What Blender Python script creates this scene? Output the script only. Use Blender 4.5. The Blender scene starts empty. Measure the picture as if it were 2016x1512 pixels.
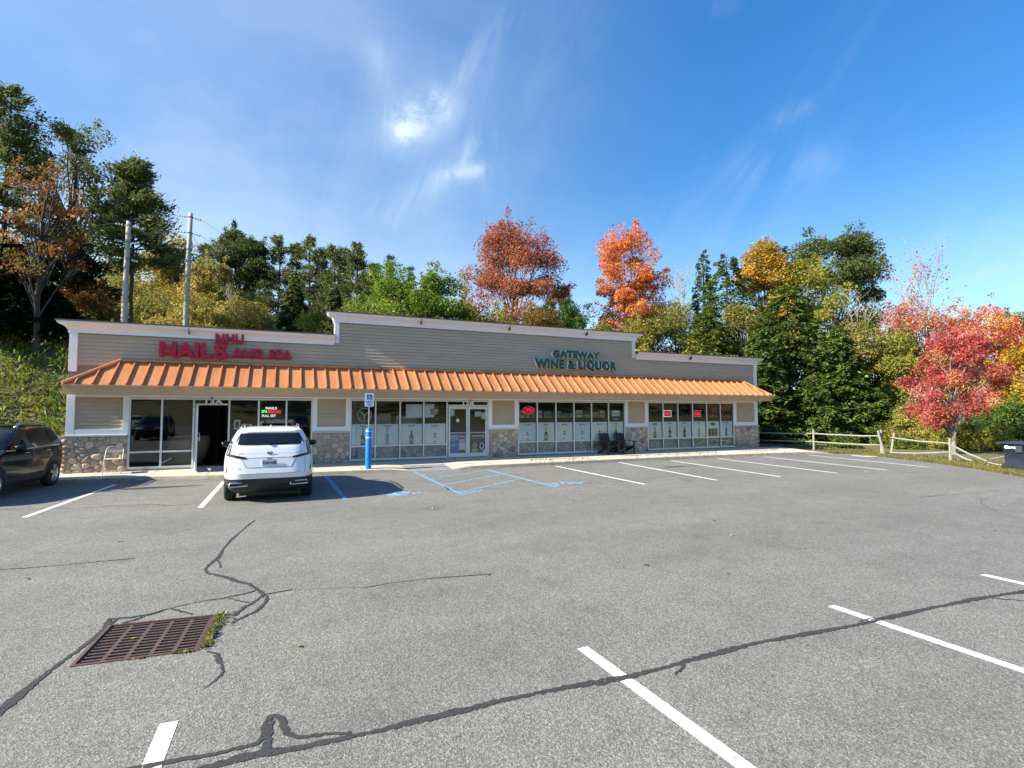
import bpy, bmesh, math, random
import numpy as np
from mathutils import Vector, Matrix
R = math.radians
random.seed(7)
S = bpy.context.scene
COL = S.collection

# ------------------------------------------------------------------ camera geometry (solved from the photo)
CF, CYAW, CPITCH, CPOS = 1019.25, 0.408809, 0.0519627, np.array([0.0, -19.4986, 2.0103])
FW = np.array([math.sin(CYAW)*math.cos(CPITCH), math.cos(CYAW)*math.cos(CPITCH), math.sin(CPITCH)])
RT = np.array([math.cos(CYAW), -math.sin(CYAW), 0.0])
UP = np.cross(RT, FW)
def _ray(u, v): return (u-1008)/CF*RT + (756-v)/CF*UP + FW
def G(u, v, z=0.0):          # survey point on a level plane
    d = _ray(u, v); return CPOS + d*((z-CPOS[2])/d[2])
def F(u, v, y=0.0):          # survey point on a plane parallel to the shop front
    d = _ray(u, v); return CPOS + d*((y-CPOS[1])/d[1])
def P(u, v, dep):            # survey point at a given distance
    return CPOS + _ray(u, v)*dep

# ------------------------------------------------------------------ object helpers
def tag(o, label=None, cat=None, group=None, kind=None):
    if label: o['label'] = label
    if cat: o['category'] = cat
    if group: o['group'] = group
    if kind: o['kind'] = kind
    return o
def empty(name, loc=(0, 0, 0), rz=0.0, **k):
    o = bpy.data.objects.new(name, None); COL.objects.link(o)
    o.location = loc; o.rotation_euler = (0, 0, rz); o.empty_display_size = .2
    return tag(o, **k)
class MB:
    """collects faces; build() links them as one mesh object"""
    def __init__(s): s.v = []; s.f = []; s.m = []; s.sm = []
    def face(s, pts, mi=0, smooth=False):
        b = len(s.v); s.v += [tuple(map(float, p)) for p in pts]
        s.f.append(tuple(range(b, b+len(pts)))); s.m.append(mi); s.sm.append(smooth)
    def grid(s, pts, mi=0, smooth=True, flip=False):
        b = len(s.v); n = len(pts); m = len(pts[0])
        for r in pts: s.v += [tuple(map(float, p)) for p in r]
        for i in range(n-1):
            for j in range(m-1):
                q = (b+i*m+j, b+i*m+j+1, b+(i+1)*m+j+1, b+(i+1)*m+j)
                s.f.append(q[::-1] if flip else q); s.m.append(mi); s.sm.append(smooth)
    def box(s, x0, x1, y0, y1, z0, z1, mi=0):
        c = [(x0,y0,z0),(x1,y0,z0),(x1,y1,z0),(x0,y1,z0),(x0,y0,z1),(x1,y0,z1),(x1,y1,z1),(x0,y1,z1)]
        s.hexa(c, mi)
    def hexa(s, c, mi=0):
        b = len(s.v); s.v += [tuple(map(float, p)) for p in c]
        for q in ((3,2,1,0),(4,5,6,7),(0,1,5,4),(1,2,6,5),(2,3,7,6),(3,0,4,7)):
            s.f.append(tuple(b+i for i in q)); s.m.append(mi); s.sm.append(False)
    def bar(s, a, b, w, h=None, mi=0, up=(0,0,1)):
        a = Vector(a); b = Vector(b); h = h or w; d = (b-a).normalized(); u = Vector(up)
        if abs(d.dot(u)) > .98: u = Vector((1,0,0))
        x = d.cross(u).normalized(); z = x.cross(d).normalized()
        c = []
        for p in (a, b):
            for sx, sz in ((-1,-1),(1,-1),(1,1),(-1,1)): c.append(p+x*(sx*w/2)+z*(sz*h/2))
        s.hexa([c[0],c[1],c[2],c[3],c[4],c[5],c[6],c[7]], mi)
    def tube(s, pts, rad, n=8, mi=0, caps=True, smooth=True):
        pts = [Vector(p) for p in pts]; rad = rad if hasattr(rad, '__len__') else [rad]*len(pts)
        b = len(s.v); ref = None
        for i, p in enumerate(pts):
            d = (pts[min(i+1, len(pts)-1)]-pts[max(i-1, 0)]).normalized()
            if ref is None:
                ref = d.cross(Vector((0,0,1)) if abs(d.z) < .95 else Vector((1,0,0))).normalized()
            ref = (ref-d*ref.dot(d)).normalized(); o = d.cross(ref)
            for k in range(n):
                a = 2*math.pi*k/n; s.v.append(tuple(p+(ref*math.cos(a)+o*math.sin(a))*rad[i]))
        for i in range(len(pts)-1):
            for k in range(n):
                s.f.append((b+i*n+k, b+i*n+(k+1)%n, b+(i+1)*n+(k+1)%n, b+(i+1)*n+k)); s.m.append(mi); s.sm.append(smooth)
        if caps:
            s.f.append(tuple(b+k for k in range(n))[::-1]); s.m.append(mi); s.sm.append(False)
            e = b+(len(pts)-1)*n; s.f.append(tuple(e+k for k in range(n))); s.m.append(mi); s.sm.append(False)
    def lathe(s, prof, c=(0,0,0), n=20, mi=0, axis='z'):
        rows = []
        for r, h in prof:
            row = []
            for k in range(n+1):
                a = 2*math.pi*k/n
                q = (r*math.cos(a), r*math.sin(a), h) if axis == 'z' else (h, r*math.cos(a), r*math.sin(a)) if axis == 'x' else (r*math.cos(a), h, r*math.sin(a))
                row.append((c[0]+q[0], c[1]+q[1], c[2]+q[2]))
            rows.append(row)
        s.grid(rows, mi)
    def build(s, name, mats, parent=None, bevel=0, recalc=False):
        me = bpy.data.meshes.new(name); me.from_pydata(s.v, [], s.f)
        for m in (mats if isinstance(mats, (list, tuple)) else [mats]): me.materials.append(m)
        me.polygons.foreach_set('material_index', s.m); me.polygons.foreach_set('use_smooth', s.sm)
        if recalc:
            bm = bmesh.new(); bm.from_mesh(me); bmesh.ops.remove_doubles(bm, verts=bm.verts, dist=1e-4)
            bmesh.ops.recalc_face_normals(bm, faces=bm.faces); bm.to_mesh(me); bm.free()
        o = bpy.data.objects.new(name, me); COL.objects.link(o)
        if parent: o.parent = parent
        if bevel:
            b = o.modifiers.new('b', 'BEVEL'); b.width = bevel; b.segments = 2; b.limit_method = 'ANGLE'
        return o
def np_mesh(name, V, Fq, mat, col=None, smooth=False):
    me = bpy.data.meshes.new(name); n = len(V); k = Fq.shape[1]
    me.vertices.add(n); me.vertices.foreach_set('co', V.astype(np.float32).ravel())
    me.loops.add(Fq.size); me.loops.foreach_set('vertex_index', Fq.astype(np.int32).ravel())
    me.polygons.add(len(Fq)); me.polygons.foreach_set('loop_start', np.arange(0, Fq.size, k, dtype=np.int32))
    if smooth: me.polygons.foreach_set('use_smooth', np.ones(len(Fq), bool))
    me.update(calc_edges=True)
    if col is not None:
        a = me.color_attributes.new('col', 'FLOAT_COLOR', 'POINT')
        a.data.foreach_set('color', np.hstack([col, np.ones((n, 1))]).astype(np.float32).ravel())
    me.materials.append(mat)
    return me
def link(name, me, parent=None):
    o = bpy.data.objects.new(name, me); COL.objects.link(o)
    if parent: o.parent = parent
    return o

# ------------------------------------------------------------------ materials
def mat(name, col=(.5,.5,.5), rough=.6, metal=0.0, spec=.5, coat=0.0, emit=None, es=0.0, noise=None, bump=None):
    m = bpy.data.materials.new(name); m.use_nodes = True; nt = m.node_tree; b = nt.nodes['Principled BSDF']
    b.inputs['Base Color'].default_value = (*col, 1); b.inputs['Roughness'].default_value = rough
    b.inputs['Metallic'].default_value = metal; b.inputs['Specular IOR Level'].default_value = spec
    b.inputs['Coat Weight'].default_value = coat
    if emit: b.inputs['Emission Color'].default_value = (*emit, 1); b.inputs['Emission Strength'].default_value = es
    if noise:       # (scale, amount, [stretch xyz])
        sc, am = noise[:2]; st = noise[2] if len(noise) > 2 else (1,1,1)
        tc = nt.nodes.new('ShaderNodeTexCoord'); mp = nt.nodes.new('ShaderNodeMapping'); mp.inputs['Scale'].default_value = st
        n = nt.nodes.new('ShaderNodeTexNoise'); n.inputs['Scale'].default_value = sc; n.inputs['Detail'].default_value = 6; n.inputs['Roughness'].default_value = .65
        nt.links.new(tc.outputs['Object'], mp.inputs['Vector']); nt.links.new(mp.outputs[0], n.inputs['Vector'])
        r = nt.nodes.new('ShaderNodeMapRange'); r.inputs[1].default_value = .25; r.inputs[2].default_value = .75
        r.inputs[3].default_value = 1-am; r.inputs[4].default_value = 1+am
        mx = nt.nodes.new('ShaderNodeVectorMath'); mx.operation = 'SCALE'; mx.inputs[0].default_value = col
        nt.links.new(n.outputs['Fac'], r.inputs[0]); nt.links.new(r.outputs[0], mx.inputs['Scale']); nt.links.new(mx.outputs[0], b.inputs['Base Color'])
        if bump:
            bp = nt.nodes.new('ShaderNodeBump'); bp.inputs['Strength'].default_value = bump; bp.inputs['Distance'].default_value = .01
            nt.links.new(n.outputs['Fac'], bp.inputs['Height']); nt.links.new(bp.outputs[0], b.inputs['Normal'])
    return m
def N(nt, t, **k):
    n = nt.nodes.new(t)
    for a, v in k.items():
        if a.startswith('i_'):
            key = a[2:]; key = int(key) if key.isdigit() else key
            n.inputs[key].default_value = v
        else: setattr(n, a, v)
    return n
def ramp(nt, fac, stops):
    r = nt.nodes.new('ShaderNodeValToRGB'); e = r.color_ramp.elements
    while len(e) < len(stops): e.new(.5)
    for x, (p, c) in zip(e, stops): x.position = p; x.color = (*c, 1) if len(c) == 3 else c
    nt.links.new(fac, r.inputs[0]); return r.outputs[0]
def mixc(nt, fac, a, b, mode='MIX'):
    m = nt.nodes.new('ShaderNodeMix'); m.data_type = 'RGBA'; m.blend_type = mode
    for s, v in ((0, fac), (6, a), (7, b)):
        if hasattr(v, 'is_linked') or isinstance(v, bpy.types.NodeSocket): nt.links.new(v, m.inputs[s])
        else: m.inputs[s].default_value = v if s == 0 else (*v, 1)
    return m.outputs[2]

def asphalt_mat():
    m = bpy.data.materials.new('asphalt'); m.use_nodes = True; nt = m.node_tree; L = nt.links.new; b = nt.nodes['Principled BSDF']
    tc = N(nt, 'ShaderNodeTexCoord')
    v = N(nt, 'ShaderNodeTexVoronoi', i_Scale=80.0); L(tc.outputs['Object'], v.inputs['Vector'])
    grain = ramp(nt, v.outputs['Color'], [(0.0, (.095,.093,.083)), (.32, (.145,.141,.127)), (.62, (.20,.194,.174)), (1.0, (.31,.30,.268))])
    n1 = N(nt, 'ShaderNodeTexNoise', i_Scale=130.0, i_Detail=3.0); L(tc.outputs['Object'], n1.inputs['Vector'])
    g2 = ramp(nt, n1.outputs['Fac'], [(.32, (.55,.55,.55)), (.5, (1,1,1)), (.68, (1.5,1.5,1.46))])
    c = mixc(nt, 1.0, grain, g2, 'MULTIPLY')
    n2 = N(nt, 'ShaderNodeTexNoise', i_Scale=.35, i_Detail=5.0, i_Roughness=.6); L(tc.outputs['Object'], n2.inputs['Vector'])
    c = mixc(nt, 1.0, c, ramp(nt, n2.outputs['Fac'], [(.3, (.88,.88,.87)), (.5, (.99,.99,.98)), (.7, (1.08,1.08,1.07))]), 'MULTIPLY')
    n3 = N(nt, 'ShaderNodeTexNoise', i_Scale=2.3, i_Detail=4.0, i_Roughness=.7); L(tc.outputs['Object'], n3.inputs['Vector'])
    c = mixc(nt, 1.0, c, ramp(nt, n3.outputs['Fac'], [(.3, (.86,.86,.86)), (.5, (1,1,1)), (.72, (1.1,1.1,1.09))]), 'MULTIPLY')
    # oil and tyre stains
    n4 = N(nt, 'ShaderNodeTexNoise', i_Scale=.9, i_Detail=3.0, i_Distortion=.6); mp = N(nt, 'ShaderNodeMapping'); mp.inputs['Location'].default_value = (3.3, 9.1, 0)
    L(tc.outputs['Object'], mp.inputs['Vector']); L(mp.outputs[0], n4.inputs['Vector'])
    c = mixc(nt, 1.0, c, ramp(nt, n4.outputs['Fac'], [(.64, (1,1,1)), (.78, (.80,.80,.79))]), 'MULTIPLY')
    # faint tyre-polished lanes sweeping across the lot
    mp2 = N(nt, 'ShaderNodeMapping'); mp2.inputs['Scale'].default_value = (.06, .75, 1); mp2.inputs['Rotation'].default_value = (0, 0, .25); L(tc.outputs['Object'], mp2.inputs['Vector'])
    n5 = N(nt, 'ShaderNodeTexNoise', i_Scale=1.0, i_Detail=4.0, i_Distortion=.5); L(mp2.outputs[0], n5.inputs['Vector'])
    c = mixc(nt, 1.0, c, ramp(nt, n5.outputs['Fac'], [(.32, (.93,.93,.925)), (.5, (1,1,1)), (.68, (1.06,1.06,1.055))]), 'MULTIPLY')
    # fallen leaf flecks
    v2 = N(nt, 'ShaderNodeTexVoronoi', i_Scale=1.9); L(tc.outputs['Object'], v2.inputs['Vector'])
    spot = N(nt, 'ShaderNodeMath', operation='LESS_THAN'); spot.inputs[1].default_value = .022; L(v2.outputs['Distance'], spot.inputs[0])
    sel = N(nt, 'ShaderNodeSeparateColor'); L(v2.outputs['Color'], sel.inputs[0])
    gt = N(nt, 'ShaderNodeMath', operation='GREATER_THAN'); gt.inputs[1].default_value = .84; L(sel.outputs[0], gt.inputs[0])
    mu = N(nt, 'ShaderNodeMath', operation='MULTIPLY'); L(spot.outputs[0], mu.inputs[0]); L(gt.outputs[0], mu.inputs[1])
    c = mixc(nt, mu.outputs[0], c, (.32,.2,.08))
    L(c, b.inputs['Base Color']); b.inputs['Roughness'].default_value = .82; b.inputs['Specular IOR Level'].default_value = .35
    bp = N(nt, 'ShaderNodeBump', i_Strength=.55, i_Distance=.006)
    sep = N(nt, 'ShaderNodeMath', operation='ADD'); L(v.outputs['Distance'], sep.inputs[0]); L(n1.outputs['Fac'], sep.inputs[1])
    L(sep.outputs[0], bp.inputs['Height']); L(bp.outputs[0], b.inputs['Normal'])
    return m
def ground_mat():
    m = bpy.data.materials.new('soil_grass'); m.use_nodes = True; nt = m.node_tree; L = nt.links.new; b = nt.nodes['Principled BSDF']
    tc = N(nt, 'ShaderNodeTexCoord')
    n = N(nt, 'ShaderNodeTexNoise', i_Scale=.6, i_Detail=8.0, i_Roughness=.7); L(tc.outputs['Object'], n.inputs['Vector'])
    n2 = N(nt, 'ShaderNodeTexNoise', i_Scale=14.0, i_Detail=6.0, i_Roughness=.7); L(tc.outputs['Object'], n2.inputs['Vector'])
    c = ramp(nt, n.outputs['Fac'], [(.3, (.10,.075,.045)), (.48, (.14,.12,.05)), (.6, (.11,.14,.035)), (.75, (.17,.15,.06))])
    c = mixc(nt, 1.0, c, ramp(nt, n2.outputs['Fac'], [(.3, (.6,.6,.6)), (.7, (1.4,1.4,1.4))]), 'MULTIPLY')
    L(c, b.inputs['Base Color']); b.inputs['Roughness'].default_value = .95
    bp = N(nt, 'ShaderNodeBump', i_Strength=.8, i_Distance=.05); L(n2.outputs['Fac'], bp.inputs['Height']); L(bp.outputs[0], b.inputs['Normal'])
    return m
def paint_mat(name, col, wear, scale=9.0):
    """worn paint: where it has rubbed away the asphalt shows through"""
    m = bpy.data.materials.new(name); m.use_nodes = True; nt = m.node_tree; L = nt.links.new; b = nt.nodes['Principled BSDF']
    tc = N(nt, 'ShaderNodeTexCoord')
    n = N(nt, 'ShaderNodeTexNoise', i_Scale=scale, i_Detail=8.0, i_Roughness=.75); L(tc.outputs['Object'], n.inputs['Vector'])
    n2 = N(nt, 'ShaderNodeTexNoise', i_Scale=90.0, i_Detail=3.0); L(tc.outputs['Object'], n2.inputs['Vector'])
    c = mixc(nt, 1.0, col, ramp(nt, n2.outputs['Fac'], [(.3, (.82,.82,.82)), (.6, (1.05,1.05,1.05))]), 'MULTIPLY')
    L(c, b.inputs['Base Color']); b.inputs['Roughness'].default_value = .7
    ad = N(nt, 'ShaderNodeMath', operation='MULTIPLY_ADD'); ad.inputs[1].default_value = .35; L(n2.outputs['Fac'], ad.inputs[0]); L(n.outputs['Fac'], ad.inputs[2])
    al = ramp(nt, ad.outputs[0], [(max(0, wear-.03), (0,0,0)), (wear+.04, (1,1,1))])
    L(al, b.inputs['Alpha'])
    return m
def leaf_mat(name, trans=.35):
    m = bpy.data.materials.new(name); m.use_nodes = True; nt = m.node_tree; L = nt.links.new; b = nt.nodes['Principled BSDF']
    a = N(nt, 'ShaderNodeAttribute', attribute_name='col')
    L(a.outputs['Color'], b.inputs['Base Color']); b.inputs['Roughness'].default_value = .55; b.inputs['Specular IOR Level'].default_value = .25
    t = N(nt, 'ShaderNodeBsdfTranslucent'); L(a.outputs['Color'], t.inputs['Color'])
    mx = N(nt, 'ShaderNodeMixShader'); mx.inputs[0].default_value = trans
    L(b.outputs[0], mx.inputs[1]); L(t.outputs[0], mx.inputs[2]); L(mx.outputs[0], nt.nodes['Material Output'].inputs[0])
    return m
def attr_mat(name, rough=.85, bump=.6, scale=40.0):
    m = bpy.data.materials.new(name); m.use_nodes = True; nt = m.node_tree; L = nt.links.new; b = nt.nodes['Principled BSDF']
    a = N(nt, 'ShaderNodeAttribute', attribute_name='col'); tc = N(nt, 'ShaderNodeTexCoord')
    n = N(nt, 'ShaderNodeTexNoise', i_Scale=scale, i_Detail=6.0, i_Roughness=.7); L(tc.outputs['Object'], n.inputs['Vector'])
    c = mixc(nt, 1.0, a.outputs['Color'], ramp(nt, n.outputs['Fac'], [(.3, (.65,.65,.65)), (.7, (1.3,1.3,1.3))]), 'MULTIPLY')
    L(c, b.inputs['Base Color']); b.inputs['Roughness'].default_value = rough
    bp = N(nt, 'ShaderNodeBump', i_Strength=bump, i_Distance=.01); L(n.outputs['Fac'], bp.inputs['Height']); L(bp.outputs[0], b.inputs['Normal'])
    return m
def glass_mat(name, tint, refl=1.0, base=.04):
    m = bpy.data.materials.new(name); m.use_nodes = True; nt = m.node_tree; L = nt.links.new
    nt.nodes.remove(nt.nodes['Principled BSDF'])
    tr = N(nt, 'ShaderNodeBsdfTransparent'); tr.inputs[0].default_value = (*tint, 1)
    gl = N(nt, 'ShaderNodeBsdfGlossy'); gl.inputs['Roughness'].default_value = .01; gl.inputs[0].default_value = (.95,.97,.97,1)
    fr = N(nt, 'ShaderNodeFresnel', i_IOR=1.5)
    ma = N(nt, 'ShaderNodeMath', operation='MULTIPLY_ADD', use_clamp=True); ma.inputs[1].default_value = refl; ma.inputs[2].default_value = base
    mx = N(nt, 'ShaderNodeMixShader'); L(fr.outputs[0], ma.inputs[0]); L(ma.outputs[0], mx.inputs[0])
    L(tr.outputs[0], mx.inputs[1]); L(gl.outputs[0], mx.inputs[2]); L(mx.outputs[0], nt.nodes['Material Output'].inputs[0])
    return m
def stoneprint_mat():
    m = bpy.data.materials.new('stone_print'); m.use_nodes = True; nt = m.node_tree; L = nt.links.new; b = nt.nodes['Principled BSDF']
    tc = N(nt, 'ShaderNodeTexCoord'); v = N(nt, 'ShaderNodeTexVoronoi', i_Scale=5.0); L(tc.outputs['Object'], v.inputs['Vector'])
    e = N(nt, 'ShaderNodeTexVoronoi', i_Scale=5.0, feature='DISTANCE_TO_EDGE'); L(tc.outputs['Object'], e.inputs['Vector'])
    c = ramp(nt, v.outputs['Color'], [(.2, (.24,.29,.30)), (.5, (.35,.40,.39)), (.8, (.46,.50,.44))])
    c = mixc(nt, ramp(nt, e.outputs['Distance'], [(.02, (1,1,1)), (.07, (0,0,0))]), c, (.19,.23,.25))
    L(c, b.inputs['Base Color']); b.inputs['Roughness'].default_value = .7
    return m

M = dict(
    asphalt=asphalt_mat(), ground=ground_mat(),
    blue_smear=paint_mat('blue_smear', (.22,.44,.68), .675, 6.0),
    tar=paint_mat('tar', (.042,.041,.038), .575, 26.0),
    white_paint=paint_mat('white_line_paint', (.78,.78,.76), .545, 16.0), blue_paint=paint_mat('blue_line_paint', (.20,.42,.66), .61, 8.0),
    blue_paint2=paint_mat('blue_line_paint_solid', (.11,.33,.62), .52, 7.0),
    concrete=mat('concrete', (.50,.46,.37), .85, noise=(3.5, .16), bump=.15), kerb=mat('kerb_concrete', (.30,.27,.215), .9, noise=(5, .3), bump=.3),
    ramp=mat('ramp_pad', (.22,.22,.24), .8, noise=(9, .2)),
    siding=mat('siding', (.47,.38,.27), .62, noise=(1.3, .13, (.5,1,2.5))), wall=mat('wall_board', (.2,.19,.17), .8),
    white_trim=mat('white_trim', (.80,.81,.82), .45, noise=(3, .03)), cap=mat('brown_cap', (.13,.075,.05), .55, noise=(4, .2)),
    copper=mat('copper_roof', (.57,.24,.10), .38, metal=.25, spec=.5, noise=(1.6, .26, (1.8,.5,.5))),
    fascia=mat('copper_fascia', (.62,.345,.165), .45, metal=.1, noise=(1.2, .1)), soffit=mat('soffit', (.62,.55,.45), .6),
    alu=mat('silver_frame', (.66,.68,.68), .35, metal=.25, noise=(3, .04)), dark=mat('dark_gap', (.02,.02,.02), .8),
    glass=glass_mat('shop_glass', (.96,.985,.975), 1.5, .025), door_glass=glass_mat('door_glass', (.94,.97,.96), 1.4, .025),
    film=mat('window_film', (.86,.91,.86), .6, noise=(1.5, .06)), film_cool=mat('window_film_cool', (.76,.85,.88), .6, noise=(1.5, .06)), ink=mat('film_ink', (.05,.055,.05), .5), ink2=mat('film_ink_grey', (.22,.24,.23), .5),
    bottle_green=mat('bottle_green', (.13,.14,.05), .4), bottle_blue=mat('bottle_blue', (.3,.42,.47), .4), bottle_brown=mat('bottle_brown', (.14,.055,.025), .4), bottle_label=mat('bottle_label', (.5,.42,.33), .5),
    stoneprint=stoneprint_mat(), stone=attr_mat('field_stone', .8, .7, 30.0), mortar=mat('mortar', (.33,.27,.21), .95, noise=(20, .25), bump=.4),
    sill=mat('stone_sill', (.50,.47,.43), .8, noise=(14, .2), bump=.4), roof=mat('flat_roof', (.06,.06,.06), .9),
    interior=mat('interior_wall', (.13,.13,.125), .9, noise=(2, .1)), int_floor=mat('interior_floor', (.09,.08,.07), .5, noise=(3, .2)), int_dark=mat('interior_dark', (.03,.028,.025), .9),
    red_letter=mat('crimson_letter', (.48,.006,.042), .35, spec=.4), green_letter=mat('green_letter', (.004,.075,.032), .35), white_letter=mat('letter_return', (.82,.83,.83), .4), white_num=mat('white_vinyl', (.8,.8,.8), .5),
    neon_red=mat('neon_red', (.5,.02,.05), .4, emit=(1,.03,.08), es=.42), neon_pink=mat('neon_pink', (.6,.1,.2), .4, emit=(1,.16,.36), es=.3), neon_green=mat('neon_green', (.02,.5,.1), .4, emit=(.05,1,.2), es=.6), neon_white=mat('led_white', (.6,.6,.6), .4, emit=(1,1,1), es=.35),
    sign_white=mat('sign_white', (.80,.82,.86), .4), sign_blue=mat('sign_blue', (.02,.10,.42), .4), post_blue=mat('bollard_blue', (.012,.19,.62), .38), galv=mat('galvanised', (.55,.56,.56), .4, metal=.5, noise=(8, .12)),
    paper=mat('paper', (.72,.74,.72), .8), poster_blue=mat('poster_blue', (.06,.22,.60), .4), poster_dark=mat('poster_dark', (.05,.065,.065), .45), can_pink=mat('can_pink', (.68,.46,.54), .4), can_pale=mat('can_pale', (.66,.68,.78), .4), poster_green=mat('poster_green', (.42,.5,.40), .5),
    beige=mat('beige_enamel', (.66,.58,.46), .45, spec=.5), black_wood=mat('black_wood', (.022,.02,.022), .6, noise=(12, .4, (1,1,6))), grey_wood=mat('weathered_wood', (.27,.255,.225), .85, noise=(9, .3, (1,1,1)), bump=.4),
    pole=mat('pole_wood', (.40,.36,.31), .9, noise=(6, .25, (1,1,.12)), bump=.3), porcelain=mat('insulator', (.62,.65,.68), .25), hardware=mat('pole_hardware', (.12,.12,.13), .5, metal=.5), wire=mat('wire', (.06,.06,.06), .5),
    bin=mat('bin_plastic', (.022,.030,.048), .42, noise=(5, .25)), rubber=mat('rubber', (.016,.016,.016), .8), plastic=mat('black_plastic', (.022,.022,.023), .55),
    rust=mat('rusty_iron', (.105,.062,.055), .7, metal=.2, noise=(18, .3), bump=.3), bark=mat('bark', (.10,.08,.065), .95, noise=(9, .4, (1,1,.25)), bump=.6), grey_bark=mat('grey_bark', (.30,.27,.235), .95, noise=(9, .4, (1,1,.25)), bump=.5), ash_bark=mat('ash_bark', (.20,.175,.15), .95, noise=(9, .4, (1,1,.25)), bump=.5), dark_bark=mat('dark_bark', (.055,.045,.04), .95, noise=(9, .4, (1,1,.25)), bump=.6),
    leaf=leaf_mat('leaf', .42), needle=leaf_mat('needle', .38), boulder=mat('boulder', (.17,.15,.12), .95, noise=(6, .35), bump=.6),
    car_white=mat('white_car_paint', (.80,.81,.82), .28, coat=.6), car_black=mat('black_car_paint', (.004,.005,.005), .12, coat=.25, spec=.4), car_glass=mat('dark_car_glass', (.008,.010,.011), .03, spec=.5), chrome=mat('chrome', (.7,.7,.7), .15, metal=.95), alloy=mat('alloy', (.48,.49,.5), .3, metal=.8),
    lamp_lens=mat('tail_lens', (.018,.009,.010), .12, coat=.6), lamp_red=mat('tail_red', (.07,.006,.009), .2, coat=.5), headlamp=mat('headlamp', (.35,.37,.4), .08, coat=.8), plate=mat('plate', (.72,.73,.7), .45), plate_ink=mat('plate_ink', (.03,.04,.10), .5), badge=mat('badge', (.45,.46,.48), .25, metal=.7),
    box_white=mat('white_carton', (.6,.6,.57), .8), box_tan=mat('tan_carton', (.32,.24,.15), .8), box_teal=mat('teal_carton', (.18,.32,.30), .7), hang_red=mat('red_print', (.28,.05,.02), .6, noise=(6, .6)), basket=mat('basket', (.2,.22,.19), .7), sign_navy=mat('navy_print', (.02,.02,.22), .5),
    bin_grey=mat('dark_grey_plastic', (.06,.06,.065), .5, noise=(5, .2)), pebble=attr_mat('pebble', .9, .3, 60.0),
)

# ------------------------------------------------------------------ text
def text_mesh(txt, w, h, depth, bold=.0):
    """lettering standing in the x-z plane, front at y=0, lower left corner at the origin"""
    cu = bpy.data.curves.new('t', 'FONT'); cu.body = txt; cu.size = 1; cu.offset = bold; cu.extrude = .5; cu.resolution_u = 3; cu.space_character = 1.0+bold*2
    o = bpy.data.objects.new('t', cu); COL.objects.link(o); bpy.context.view_layer.update()
    me = bpy.data.meshes.new_from_object(o.evaluated_get(bpy.context.evaluated_depsgraph_get()))
    bpy.data.objects.remove(o); bpy.data.curves.remove(cu)
    co = np.empty(len(me.vertices)*3); me.vertices.foreach_get('co', co); co = co.reshape(-1, 3)
    a, b = co.min(0), co.max(0); q = (co-a)/np.maximum(b-a, 1e-6)
    out = np.stack([q[:, 0]*w, (1-q[:, 2])*depth, q[:, 1]*h], 1)
    me.vertices.foreach_set('co', out.ravel()); me.update()
    return me
def lettering(name, txt, x, y, z, w, h, depth, mats, parent=None, bold=.0, front_split=False):
    me = text_mesh(txt, w, h, depth, bold)
    for m in mats: me.materials.append(m)
    if front_split:
        for p in me.polygons: p.material_index = 0 if abs(p.normal.y) > .8 else 1
    else:
        for p in me.polygons: p.material_index = 0
    o = bpy.data.objects.new(name, me); COL.objects.link(o); o.location = (x, y, z)
    if parent: o.parent = parent
    return o

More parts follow.
